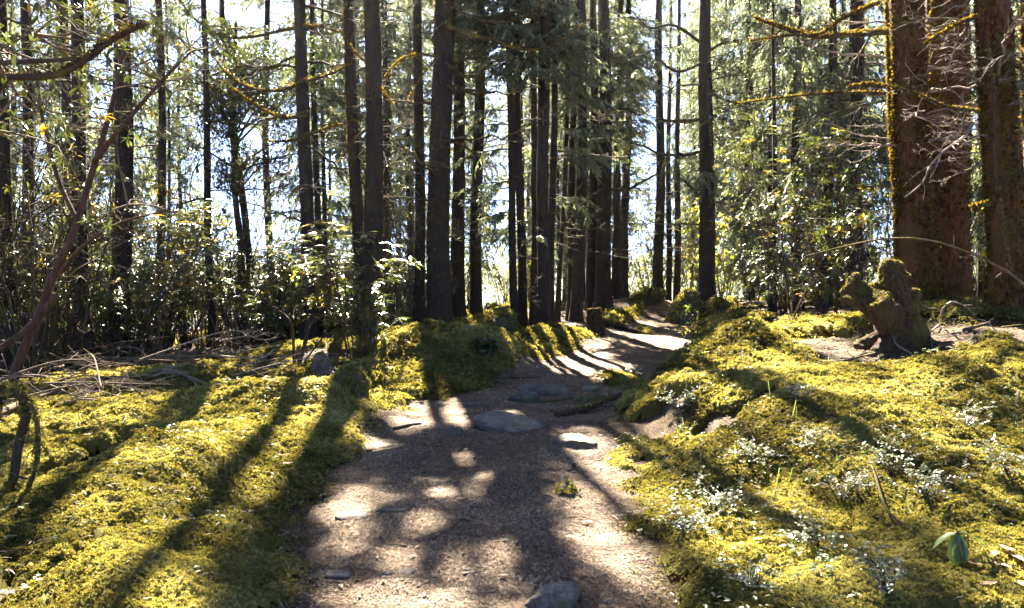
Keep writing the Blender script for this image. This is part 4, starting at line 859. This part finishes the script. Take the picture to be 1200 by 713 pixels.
rk(652, 706, 92, 26, .26, 'grey lichened stone at the bottom of the photo between path and moss', 8, cuts=18, tilt=(.2, -.1), sink=.62, rough=.26, sub=5)
rk(396, 676, 30, 5, .09, 'thin flat grey stone chip lying on the left of the path', 9, box=.4, cuts=4, zz=.022, sink=.3)
rk(413, 605, 38, 6, .12, 'flat grey stone flush with the path under a round spot of sun', 10, box=.5, cuts=4, zz=.03, sink=.42)
rk(462, 598, 44, 6, .12, 'flat dark stone flush with the path beside the sunlit flat one', 11, mat='stone_dark', box=.5, cuts=4, zz=.03, sink=.42)
rk(560, 476, 36, 5, .2, 'flat shaded stone flush with the path left of the blocky step', 12, mat='stone_dark', box=.5, cuts=4, sink=.42)
rk(378, 448, 46, 34, .5, 'brown angular rock in the moss before the young white leaved rhododendron', 15, mat='stone_brown', cuts=16, rough=.22, moss=900, sub=5, hard=.95)
rk(665, 387, 28, 7, .5, 'flat pale slab lying in the moss left of the dark stump', 16, box=.5, cuts=4, rot=.1)
rk(566, 406, 40, 12, .4, 'dark slab jutting from under the moss of the mound', 17, box=.4, cuts=5, mat='stone_dark', rot=.2, moss=900)
rk(802, 378, 42, 40, 1.0, 'big round moss covered boulder at the left of the rough conifer', 18, mat='stone_moss', cuts=9, moss=5000, name='boulder', cat='boulder', hard=.6, rough=.34, box=.1)
rk(410, 472, 40, 44, .5, 'dark mossy hump of rock on the left bank beside the path', 19, mat='stone_moss', cuts=9, moss=5000, name='boulder', cat='boulder', hard=.6, rough=.34, box=.1)
rk(841, 372, 26, 22, .8, 'low mossy boulder tucked behind the rough conifer', 20, mat='stone_moss', cuts=9, moss=2500, name='boulder', cat='boulder', hard=.6, rough=.34, box=.1)
rk(589, 394, 36, 40, 1.0, 'far mossy boulder in the gap left of the middle clump', 21, mat='stone_moss', cuts=9, moss=2500, name='boulder', cat='boulder', hard=.6, rough=.34, box=.1)
rk(806, 398, 10, 7, .2, 'small stone on the sunlit far stretch of the path', 22, mat='stone_dark', cuts=5)
rk(762, 353, 40, 14, 1.2, 'mossy hummock at the foot of the tree at the path end', 23, mat='stone_moss', cuts=9, moss=2500, name='boulder', cat='boulder', hard=.6, rough=.34, box=.1)
r = np.random.RandomState(91)
for i in range(34):
    u, v = r.uniform(360, 760), r.uniform(470, 708); p = at(u, v); L, R = edges(p[0], p[1])
    if not L < p[0] < R: continue
    w = r.uniform(.03, .09); rock('path_stone', 'small brown stone half sunk in the trodden path', p, (w, w * r.uniform(.6, 1), w * .5), 700 + i, ('stone_dark', 'stone_brown')[i % 2], 7, r.uniform(0, 3), (0, 0), 3, .12, 'stone', .6, group='small stones in the path')
# small dark stump on the path edge
p = at(697, 392); s = empty('tree_stump', p, 'small black rotten stump on the grassy left edge of the far path', 'stump'); mb = MB(); d = p[1]
P = smoothline([(0, 0, -.08), (0, 0, .2), (-.03, 0, sz(30, d))], 16); tube(mb, P, np.linspace(sz(12, d), sz(7.5, d), 16), 18, .5, 0, .22, 2.0, 4); mb.build('stump_body', M['bark'], s)
mm = MB(); V = np.concatenate(mb.V); k = RS.randint(0, len(V), 500); k = k[V[k, 2] > .1]; moss_tufts(mm, V[k], norm(V[k] * (1, 1, .3)), RS.uniform(.02, .06, len(k)), 0, RS.beta(2, 4, len(k))); mm.build('moss_cap', M['barkmoss'], s, smooth=False)

# ------------------------------------------------------------------ the mossy stump with arms on the right bank
def remeshed(mb, name, mat, parent, origin, vox=.018, disp=.03):
    o = mb.build(name, M[mat], None, origin=origin); md = o.modifiers.new('r', 'REMESH'); md.mode = 'VOXEL'; md.voxel_size = vox
    dg = bpy.context.evaluated_depsgraph_get(); me = bpy.data.meshes.new_from_object(o.evaluated_get(dg)); o.modifiers.clear(); old = o.data; o.data = me; bpy.data.meshes.remove(old)
    n = len(me.vertices); V = np.zeros(n * 3, np.float32); Nn = np.zeros(n * 3, np.float32); me.vertices.foreach_get('co', V); me.vertices.foreach_get('normal', Nn); V = V.reshape(-1, 3).astype(float); Nn = Nn.reshape(-1, 3).astype(float)
    V += Nn * (disp * 2 * (fbm(V[:, 0] * 9, V[:, 1] * 9, V[:, 2] * 4, 3) - .5) + disp * .8 * (vn(V[:, 0] * 26, V[:, 1] * 26, V[:, 2] * 12, 4) - .5))[:, None]
    me.vertices.foreach_set('co', V.astype(np.float32).ravel()); me.polygons.foreach_set('use_smooth', np.ones(len(me.polygons), bool)); me.materials.clear(); me.materials.append(M[mat]); me.update(); o.parent = parent
    return o, V, Nn
sp = at(1056, 404); D = sp[1]; st = empty('mossy_stump', sp, 'gnarled mossy stump with broken arms reaching left on the right bank', 'stump')
S_ = lambda u, v, dd=0: W(u, v, D + dd)
mb = MB()
for pts, r0, r1 in (([(1064, 422, 0), (1058, 398, 0), (1050, 376, .0), (1044, 362, 0)], 28, 20), ([(1044, 378, -.02), (1026, 361, -.04), (1008, 345, 0), (993, 334, .05)], 15, 10), ([(1014, 350, -.05), (1000, 353, -.12), (984, 351, -.14)], 8, 3), ([(1002, 340, 0), (1000, 330, .02), (1004, 322, .02)], 7, 4),
                   ([(1050, 384, -.12), (1036, 366, -.24), (1027, 350, -.3)], 16, 12), ([(1050, 372, .02), (1049, 346, .06), (1044, 324, .1), (1048, 308, .12)], 17, 10), ([(1042, 366, .06), (1032, 348, .1), (1029, 332, .14)], 12, 7), ([(1056, 372, .05), (1068, 354, .08), (1071, 340, .1)], 11, 5), ([(1048, 330, .08), (1058, 322, .05), (1064, 326, .0)], 7, 4), ([(1044, 320, .1), (1036, 312, .1)], 8, 4),
                   ([(1056, 402, 0), (1082, 414, .1), (1094, 421, .1)], 14, 5), ([(1050, 400, -.05), (1034, 412, -.25), (1018, 424, -.4)], 13, 6), ([(1060, 398, .1), (1076, 396, -.1), (1100, 408, -.2)], 11, 4), ([(1054, 398, -.1), (1058, 416, -.35), (1070, 432, -.5)], 11, 4), ([(1040, 394, 0), (1022, 400, 0), (1004, 408, -.05)], 10, 4)):
    P = smoothline([S_(*q) for q in pts], 14); tube(mb, P, np.linspace(sz(r0, D), sz(r1, D), 14) * 1.12, 14, .5, 0, .32, 1.6, int(r0 * 7 + pts[0][0]))
o, V, Nn = remeshed(mb, 'stump_body', 'stump', st, sp, .014, .045)
mm = MB(); k = RS.randint(0, len(V), 9000); k = k[(Nn[k, 2] > .0) & (V[k, 2] > .3) & (vn(V[k, 0] * 5, V[k, 1] * 5, V[k, 2] * 5, 8) > .3) | (vn(V[k, 0] * 4, V[k, 1] * 4, V[k, 2] * 4, 9) > .78)]
moss_tufts(mm, V[k], norm(Nn[k] + RS.normal(size=(len(k), 3)) * .35), RS.uniform(.012, .028, len(k)), 0, RS.beta(2, 3, len(k))); mm.build('moss_cap', M['moss'], st, smooth=False)

# ------------------------------------------------------------------ fallen branches and sticks
def stick(name, label, pts, r0, r1, mat='twig', twigs=0, seed=0, cat='branch', group=None, mossn=0, tw=.4, sides=7):
    r = np.random.RandomState(seed); P = smoothline(pts, max(12, len(pts) * 7)); n = len(P); o0 = P[0].copy(); R = np.linspace(r0, r1, n)
    mb = MB(); tube(mb, P, R, sides, r.rand(), 0, .16, 1.8, seed)
    for k in range(twigs):
        i = r.randint(n // 5, n - 1); d = norm(norm(P[i] - P[i - 1]) * .7 + r.normal(size=3) * (.7, .7, .45)); l = tw * r.uniform(.3, 1)
        Q = smoothline([P[i], P[i] + d * l * .5 + r.normal(size=3) * .04 * l, P[i] + d * l + (0, 0, -l * r.uniform(-.1, .25))], 6); tube(mb, Q, np.linspace(R[i] * .55, .002, 6), 5, r.rand(), 0, cap=False)
        for q in range(r.randint(0, 3)):
            j = r.randint(2, 6); d2 = norm(d + r.normal(size=3) * .7); tube(mb, np.array([Q[j], Q[j] + d2 * l * .2, Q[j] + d2 * l * .4 - (0, 0, .01)]), np.array([.3, .2, .1]) * R[i], 3, r.rand(), 0, cap=False)
    o = tag(mb.build(name, M[mat], origin=o0), label, cat, group); o.location = o0
    if mossn:
        mm = MB(); k = r.randint(0, n, mossn); k = k[vn(P[k, 0] * 5, P[k, 1] * 5, seed=seed) > .4]; moss_tufts(mm, P[k] - o0 + np.array([0, 0, .6]) * R[k][:, None] + RS.normal(size=(len(k), 3)) * R[k][:, None] * .7, norm(RS.normal(size=(len(k), 3)) * .5 + (0, 0, 1)), RS.uniform(.015, .04, len(k)), 0, RS.beta(2, 2.5, len(k))); mm.build('moss_cap', M['moss'], o, smooth=False)
    return o
def G(u, v, dz=.03): p = at(u, v); p[2] += dz; return p
stick('fallen_branch', 'long brown branch lying from the path up onto the right bank moss', [G(652, 489, .03), G(690, 484, .05), G(720, 473, .07), (G(760, 462, .12)), G(800, 449, .08), G(842, 437, .05)], .035, .018, 'bark_rhodo', 3, 3, mossn=400)
stick('fallen_log', 'mossy fallen log beside the far bend of the path, right of the black stump', [G(706, 381, .06), G(726, 386, .08), G(748, 391, .06), G(763, 393, .02)], .11, .06, 'bark', 0, 4, 'log', mossn=900)
stick('fallen_log', 'mossy log on the ground from the rough conifer towards the tall rhododendron', [G(815, 382, .05), G(850, 372, .1), G(885, 364, .08), G(915, 362, .04)], .07, .04, 'bark', 2, 5, 'log', mossn=500)
stick('exposed_root', 'short dark root crossing the path beneath the blocky step stone', [G(628, 472, .0), G(650, 472, .02), G(672, 468, .01)], .02, .012, 'twig_dark', 1, 6, 'root')
stick('stick', 'short thick stick lying on the path edge left of the round dark stone', [G(462, 504, .01), G(478, 501, .02), G(494, 498, .01)], .02, .014, 'twig_dark', 0, 7, 'stick')
stick('stick', 'dark thick broken stick lying in the left moss, upper of the two', [G(113, 596, .0), G(133, 584, .04), G(156, 567, .05)], .022, .03, 'twig_dark', 0, 8, 'stick')
stick('stick', 'dark broken stick lying in the left moss, lower of the two', [G(168, 607, -.02), G(184, 595, .03), G(202, 582, .05)], .016, .022, 'twig_dark', 0, 9, 'stick')
stick('stick', 'thin twisted twig standing in the moss between the two broken sticks', [G(128, 625, 0), G(135, 612, .05), G(143, 588, .10)], .008, .004, 'twig_dark', 3, 10, 'stick', tw=.12)
for lab, u, v, h, sd in (('short dark peg of wood sticking up from the left moss', 172, 590, .07, 11), ('broken dark snag sticking up before the brown angular rock', 349, 430, .16, 12), ('broken dark snag leaning beside the taller one before the brown rock', 356, 430, .14, 13)):
    p = G(u, v, -.03); stick('wood_peg', lab, [p, p + np.array([.01, 0, h * .6]), p + np.array([.02, 0, h])], .022, .014, 'bark', 0, sd, 'stick')
stick('fallen_branch', 'curved dark mossy snag lying at the bottom left corner', [G(22, 722, 0), G(45, 700, .05), G(66, 686, .12), G(84, 684, .09), G(92, 700, -.03)], .028, .02, 'bark', 0, 14, mossn=500)
stick('fallen_branch', 'twisted dark mossy branch arching over the moss at the left edge', [W(-60, 440, 4.7), W(-10, 458, 4.6), W(20, 462, 4.5), W(32, 478, 4.5), W(22, 520, 4.5), W(16, 560, 4.5), W(4, 590, 4.55), G(-8, 650, -.05)], .03, .026, 'twig_dark', 4, 15, mossn=900, tw=.25)
stick('fallen_branch', 'thinner dark branch hanging from the arching branch at the left edge', [W(24, 463, 4.5), W(40, 480, 4.45), W(45, 520, 4.45), W(40, 555, 4.4), W(28, 590, 4.4), W(38, 625, 4.4), G(26, 668, -.03)], .014, .012, 'twig_dark', 5, 16, mossn=250, tw=.2)
stick('fallen_branch', 'grey thin stick poking out of the moss beside the arching branch', [G(26, 604, .0), G(50, 590, .05), G(76, 577, .06)], .012, .006, 'twig', 1, 17)
# brush pile at the edge of the left thicket
big_ = [([(-20, 500), (60, 474), (120, 462), (190, 446)], .04, 'twig', 'thick grey stem lying lowest along the front of the brush pile'), ([(22, 446), (40, 434), (62, 436), (100, 450), (140, 455)], .025, 'twig_pale', 'pale bent limb rising at the left end of the brush pile'),
        ([(118, 470), (150, 455), (160, 425), (164, 412), (190, 430), (260, 400)], .014, 'twig_pale', 'pale hooked branch standing over the middle of the brush pile'), ([(150, 462), (210, 440), (250, 420), (264, 413)], .018, 'twig_pale', 'long pale branch pointing up the bank at the right end of the brush pile'),
        ([(90, 440), (130, 424), (160, 440), (240, 438)], .014, 'twig', 'mossy thin branch along the back of the brush pile'), ([(190, 440), (216, 450), (238, 470), (234, 490)], .010, 'twig_pale', 'pale drooping twig curling down the right front of the brush pile')]
for i, (pts, rr, m, lab) in enumerate(big_):
    stick('brushwood_branch', lab, [G(u, v, .06 + .06 * (k % 2)) for k, (u, v) in enumerate(pts)], rr, rr * .4, m, 6, 40 + i, group='branches of the brush pile', tw=.5)
r = np.random.RandomState(77)
for i in range(90):
    u, v = r.uniform(-20, 275), 0; v = 476 - .15 * max(u, 0) + r.uniform(-40, 34); p = G(u, v, .02 + .45 * r.rand() ** 1.6); a = r.normal() * .35 + (.25 if r.rand() < .7 else 2.6); l = r.uniform(.5, 1.5); d = np.array([cos(a), sin(a) * .8, r.uniform(-.05, .22)])
    q1, q2 = p + d * l * .5 + r.normal(size=3) * .12, p + d * l; q2[2] = max(q2[2], float(H(q2[:1], q2[1:2])[0]) + .03); m = ('twig', 'twig', 'twig_pale', 'bark_rhodo')[r.randint(4)]
    stick('brushwood_branch', {'twig': 'grey dead branch among the tangle of the brush pile', 'twig_pale': 'bleached dead branch among the tangle of the brush pile', 'bark_rhodo': 'brown dead branch among the tangle of the brush pile'}[m], [p, q1, q2], r.uniform(.006, .016), .003, m, r.randint(4, 11), 60 + i, group='branches of the brush pile', tw=.4)
# right bank sticks
stick('fallen_branch', 'long thin bare branch arching from the rhododendron across the giant trunks', [W(945, 300, 9.6), W(985, 290, 9.4), W(1030, 281, 9.2), (W(1075, 280, 9.0)), W(1120, 290, 8.9), W(1165, 310, 8.9), W(1200, 335, 9.0), G(1240, 400, .0)], .008, .015, 'twig', 3, 120, tw=.5)
stick('fallen_branch', 'forked dead branch leaning up from the moss crest left of the stump', [G(902, 402, .0), G(925, 390, .12), W(940, 350, at(925, 392)[1]), W(958, 315, at(925, 392)[1]), W(974, 292, at(925, 392)[1] + .3)], .018, .006, 'bark_rhodo', 5, 121, tw=.4)
stick('stick', 'dark broken twig upright on the moss crest behind the forked branch', [G(905, 380, -.02), G(898, 375, .12), W(893, 353, at(900, 380)[1])], .014, .006, 'twig_dark', 1, 122, 'stick', tw=.1)
for i, (pts, rr, m, lab) in enumerate([([(1068, 352), (1100, 341), (1130, 345), (1160, 352)], .03, 'twig', 'pale mossy pole lying between the stump and the leaning rusty trunk'), ([(1078, 405), (1100, 385), (1125, 360), (1138, 345)], .014, 'twig_pale', 'bleached branch slanting up towards the leaning rusty trunk'),
                                     ([(1085, 440), (1100, 425), (1122, 412), (1150, 395)], .012, 'twig_pale', 'thin bleached branch on the litter right of the stump'), ([(1105, 470), (1130, 445), (1165, 425), (1200, 412)], .015, 'twig', 'grey branch on the litter below the leaning rusty trunk'), ([(1098, 347), (1103, 330), (1102, 308)], .012, 'twig_pale', 'short bleached twig standing against the broad rusty trunk'),
                                     ([(955, 430), (990, 428), (1030, 418)], .016, 'twig', 'grey stick lying in the moss left of the stump'), ([(1130, 392), (1165, 382), (1210, 376)], .025, 'bark_rhodo', 'brown fallen limb before the foot of the leaning rusty trunk'), ([(1150, 430), (1172, 440), (1190, 460)], .01, 'twig_dark', 'dark twig pointing down the bank at the right')]):
    stick('fallen_branch', lab, [G(u, v, .05) for u, v in pts], rr, rr * .5, m, 4, 130 + i, mossn=200 if i == 0 else 0, tw=.35)
for i in range(26):
    u, v = r.uniform(1060, 1215), r.uniform(372, 450); p = G(u, v, .03); a = r.uniform(0, 6.3); l = r.uniform(.3, .9); q = p + np.array([cos(a), sin(a), 0]) * l; q[2] = float(H(q[:1], q[1:2])[0]) + r.uniform(.03, .18); m = ('twig', 'twig_pale')[i % 2]
    stick('stick', {'twig': 'small grey stick scattered on the litter between stump and rusty trunks', 'twig_pale': 'small bleached stick scattered on the litter between stump and rusty trunks'}[m], [p, (p + q) / 2 + r.normal(size=3) * .03, q], r.uniform(.005, .012), .003, m, r.randint(1, 4), 150 + i, 'stick', 'sticks on the right bank litter', tw=.2)
stick('stick', 'thin brown stem lying along the bottom right corner', [G(1120, 700, .05), G(1160, 690, .07), G(1215, 674, .08)], .008, .005, 'bark_rhodo', 2, 180, 'stick', tw=.15)
stick('stick', 'dark woody stem running through the low white leaved shrubs at lower right', [G(1020, 565, .12), G(1026, 590, .15), G(1040, 625, .12), G(1075, 648, .08)], .008, .006, 'twig_dark', 4, 181, 'stick', tw=.15)
stick('stick', 'thin dark twig reaching in over the moss from the right edge', [G(1215, 586, .10), G(1160, 582, .10), G(1110, 578, .08)], .008, .003, 'twig_dark', 5, 182, 'stick', tw=.2)
stick('stick', 'small dark twig upright in the right moss by the edge of the photo', [G(1192, 525, -.02), G(1190, 505, .10), G(1194, 485, .2)], .014, .01, 'twig_dark', 2, 183, 'stick', tw=.1)
r = np.random.RandomState(44)
for i in range(30):
    v = 470 + 235 * r.rand() ** .8; u = r.uniform(380, 740); p = G(u, v, .008); L_, R_ = edges(p[0], p[1])
    if not L_ - .1 < p[0] < R_ + .15: continue
    a = r.uniform(0, 6.3); l = r.uniform(.06, .22); q = p + np.array([cos(a), sin(a), 0]) * l; q[2] = float(H(q[:1], q[1:2])[0]) + .012; m_ = (p + q) / 2 + r.normal(size=3) * (.012, .012, .002)
    stick('stick', {'twig': 'small grey broken twig lying on the trodden path', 'twig_dark': 'small dark broken twig lying on the trodden path'}[('twig', 'twig_dark')[i % 2]], [p, m_, q], r.uniform(.003, .006), .002, ('twig', 'twig_dark')[i % 2], r.randint(0, 2), 800 + i, 'stick', 'twigs on the path', tw=.06, sides=5)
for i, (pts, lab) in enumerate([([(705, 540), (668, 552), (640, 562), (618, 566)], 'thin half buried root running from the right moss edge into the path'), ([(430, 530), (470, 522), (508, 524), (540, 518)], 'low dark root crossing the shaded path below the round dark stone'), ([(560, 448), (590, 444), (630, 442)], 'low root across the path just behind the step stones')]):
    stick('exposed_root', lab, [G(u, v, -.002) for u, v in pts], .016, .007, 'bark', 2, 840 + i, 'root', tw=.2)
# bleached hanging limb in front of the giants and the mossy vine
stick('hanging_branch', 'bleached crooked dead limb hanging before the broad rusty trunk', [W(1140, 145, 10.4), W(1130, 160, 10.2), W(1105, 178, 10.1), W(1090, 195, 10.0), W(1080, 215, 10), W(1060, 232, 10.1)], .022, .006, 'twig_pale', 9, 190, tw=.5)
stick('vine', 'mossy vine dangling down the right side of the leaning rusty trunk', [W(1158, 60, 9.9), W(1166, 120, 9.9), W(1165, 180, 9.85), W(1172, 240, 9.85), W(1182, 300, 9.8), G(1196, 372, 0)], .012, .016, 'twig_dark', 6, 191, 'vine', mossn=1800, tw=.3)

# ------------------------------------------------------------------ low shrubs with small silvery leaves, seedlings and fallen leaves on the near right bank
RS.seed(55)
def silver(u, v, label, h, sp_, n, seed, leaf='silver'):
    p = at(u, v, Hm); p[2] -= .02; o = empty('silvery_shrub', p, label, 'low shrub'); r = np.random.RandomState(seed); st = MB(); O, Xd, S = [], [], []
    for k in range(n):
        a = r.uniform(0, 2 * pi); e = np.array([cos(a) * sp_ * r.uniform(.3, 1), sin(a) * sp_ * r.uniform(.3, 1), h * r.uniform(.5, 1)]); P = smoothline([(0, 0, 0), e * (.4, .4, .6) + r.normal(size=3) * .02, e], 9); tube(st, P, np.linspace(.003, .001, 9), 4, r.rand(), cap=False)
        for b in range(3):
            i = r.randint(2, 9); d = norm(r.normal(size=3) * (1, 1, .4) + (0, 0, .3)); l = r.uniform(.04, .13); E_ = P[i] + d * l; tube(st, np.array([P[i], (P[i] + E_) / 2 + r.normal(size=3) * .004, E_]), np.array([.0011, .0009, .0007]), 3, r.rand(), cap=False)
            for t in np.linspace(.15, 1, 7):
                for s in (0, 1): O.append(P[i] * (1 - t) + E_ * t); Xd.append(norm(r.normal(size=3) * (1, 1, .5) + d * .5)); S.append(r.uniform(.010, .022))
    st.build('stems', M['twig_dark'], o); lf = MB(); lf.inst(*LEAFR, np.array(O), np.array(Xd), np.array([0, 0, 1.]) + RS.normal(size=(len(O), 3)) * .3, np.array(S) * max(1, p[1] / 5.5), RS.rand(len(O))); lf.build('foliage', M[leaf], o, smooth=False)
for i, (u, v, h, s_, n, lab) in enumerate([(800, 625, .16, .20, 12, 'low silvery leaved shrub nearest the path on the right moss'), (835, 600, .17, .22, 13, 'low silvery leaved shrub in full sun beside the one nearest the path'), (880, 545, .18, .28, 14, 'silvery leaved shrub in the middle of the sunlit right moss'), (800, 480, .16, .30, 14, 'silvery leaved shrub at the moss lip above the fallen branch'),
    (985, 590, .26, .24, 12, 'taller thin silvery shrub left of the dark woody stem'), (1045, 560, .30, .25, 13, 'tall silvery shrub above the drooping seedling'), (1085, 585, .22, .25, 12, 'silvery shrub just right of the tall one above the seedling'), (940, 530, .2, .25, 12, 'silvery shrub right of the one in mid moss'),
    (880, 690, .14, .16, 9, 'thin reddish stemmed low shrub at the bottom of the right moss'), (1040, 690, .18, .16, 10, 'thin pink leaved low shrub at the bottom below the woody stem'), (1185, 560, .22, .25, 11, 'silvery shrub at the right edge under the dark twig'), (745, 440, .14, .25, 8, 'pale low plant on the moss tongue beside the far path'), (930, 470, .16, .3, 10, 'small silvery shrub on the slope below the forked branch'), (1130, 500, .2, .3, 11, 'silvery shrub on the slope below the litter'), (960, 640, .16, .2, 10, 'small greyish shrub left of the bottom pink leaved one')]):
    silver(u, v, lab, h, s_, n, 500 + i)
p = at(1122, 655, Hm); o = empty('drooping_seedling', p, 'single seedling with big drooping dark green leaves at lower right', 'seedling'); st = MB(); tube(st, smoothline([(0, 0, -.04), (.003, 0, .07), (0, 0, .125)], 8), np.linspace(.006, .005, 8), 6); st.build('stem', M['bark_rhodo'], o); lf = MB()
for a, s_, d in ((.1, .14, -.15), (1.6, .10, -.3), (2.9, .12, -.35), (3.6, .15, -1.9), (4.3, .13, -1.6), (5.6, .15, -1.8), (5.0, .12, -1.2)):
    lf.inst(*tmpl_leaf(.36, .03, .3), np.array([[0, 0, .12]]), np.array([[cos(a) * .8, sin(a) * .8, d]]), (cos(a), sin(a), .6), s_ * 1.1, .5)
lf.build('foliage', M['cover'], o)
p = at(812, 425, Hm); o = empty('yellow_seedling', p, 'thin yellow green seedling upright beside the sunlit far path', 'seedling'); shrub(o, .55, .10, 3, 620, 'bright', .045, stemr=.004, start=.1, tmpl=LEAFW, nleaf=(2, 4))
p = at(850, 466, Hm); o = empty('grass_tuft', at(640, 478), 'dark spiky grass tuft on the path edge by the fallen branch', 'grass tuft'); mb = MB(); r = np.random.RandomState(9)
o.location = at(702, 470)
for k in range(160):
    a = r.uniform(0, 6.3); b = np.array([r.normal() * .12, r.normal() * .06, 0]); d = np.array([cos(a), sin(a), r.uniform(.4, 1.3)]) * r.uniform(.06, .15); s_ = np.array([-sin(a), cos(a), 0]) * .004; mb.add([b - s_, b + s_, b + d * .6 + s_, b + d * .6 - s_, b + d - (0, 0, .02)], [np.array([(0, 1, 2, 3)]), np.array([(3, 2, 4)])], r.uniform(0, .35))
mb.build('blades', M['cover'], o, smooth=False)
# fallen leaves
def fallen_leaf(u, v, s_, tint, label, group=None, hf=H, seed=0):
    r = np.random.RandomState(seed); p = at(u, v, hf); a = r.uniform(0, 6.3); n = 7; t = np.linspace(0, 1, n); w = .2 * np.sin(np.clip(t, .03, .97) * pi) ** .8; c_ = r.uniform(-.25, .45); V = []
    for i in range(n):
        for q in (-1, -.5, 0, .5, 1): V.append((t[i] - .5, q * w[i], .05 + c_ * (t[i] - .5) ** 2 + r.uniform(.25, .5) * abs(q) * w[i]))
    V = np.array(V) * s_; V = np.stack([V[:, 0] * cos(a) - V[:, 1] * sin(a), V[:, 0] * sin(a) + V[:, 1] * cos(a), V[:, 2] + .012], -1); mb = MB(); mb.add(V, grid_faces(n, 5), tint); o = tag(mb.build('fallen_leaf', M['dry']), label, 'leaf', group); o.location = p
fallen_leaf(596, 456, .10, 1, 'orange fallen leaf on the path left of the long step stone', seed=1); fallen_leaf(595, 541, .07, .95, 'small orange fallen leaf in the middle of the shaded path', seed=2); fallen_leaf(335, 547, .11, .75, 'pale tan fallen leaf lying on the lit left moss', seed=3, hf=Hm)
fallen_leaf(319, 526, .09, .3, 'curled pinkish leaf in the bright left moss above the tan one', seed=4, hf=Hm); fallen_leaf(790, 600, .08, 1, 'orange leaf on the moss edge right of the path', seed=5, hf=Hm)
fallen_leaf(407, 618, .07, .2, 'curled brown leaf on the round sun spot at the left of the path', seed=6); fallen_leaf(541, 588, .09, .65, 'curled tan leaf with a shadow in the centre of the path', seed=7); fallen_leaf(604, 575, .05, .4, 'tiny brown leaf by the pointed mossy stone', seed=8); fallen_leaf(688, 615, .08, .7, 'tan leaf on the sunlit right strip of path', seed=9); fallen_leaf(630, 602, .07, .5, 'dull leaf on the shaded path below the pointed stone', seed=10)
for i, (u, v) in enumerate([(1165, 655), (1180, 648), (1172, 668), (1192, 660), (1158, 690), (1140, 668), (1196, 690)]): fallen_leaf(u, v, .085, .3 + .1 * (i % 3), 'withered greyish brown leaf in the heap at the bottom right corner', 'withered leaves at bottom right', Hm, 30 + i)
r = np.random.RandomState(12)
for i in range(26):
    u, v = r.uniform(395, 700), r.uniform(520, 705); fallen_leaf(u, v, r.uniform(.03, .06), r.uniform(0, .7), 'small dry brown leaf bit strewn on the near path', 'dry leaf bits on the path', H, 60 + i)
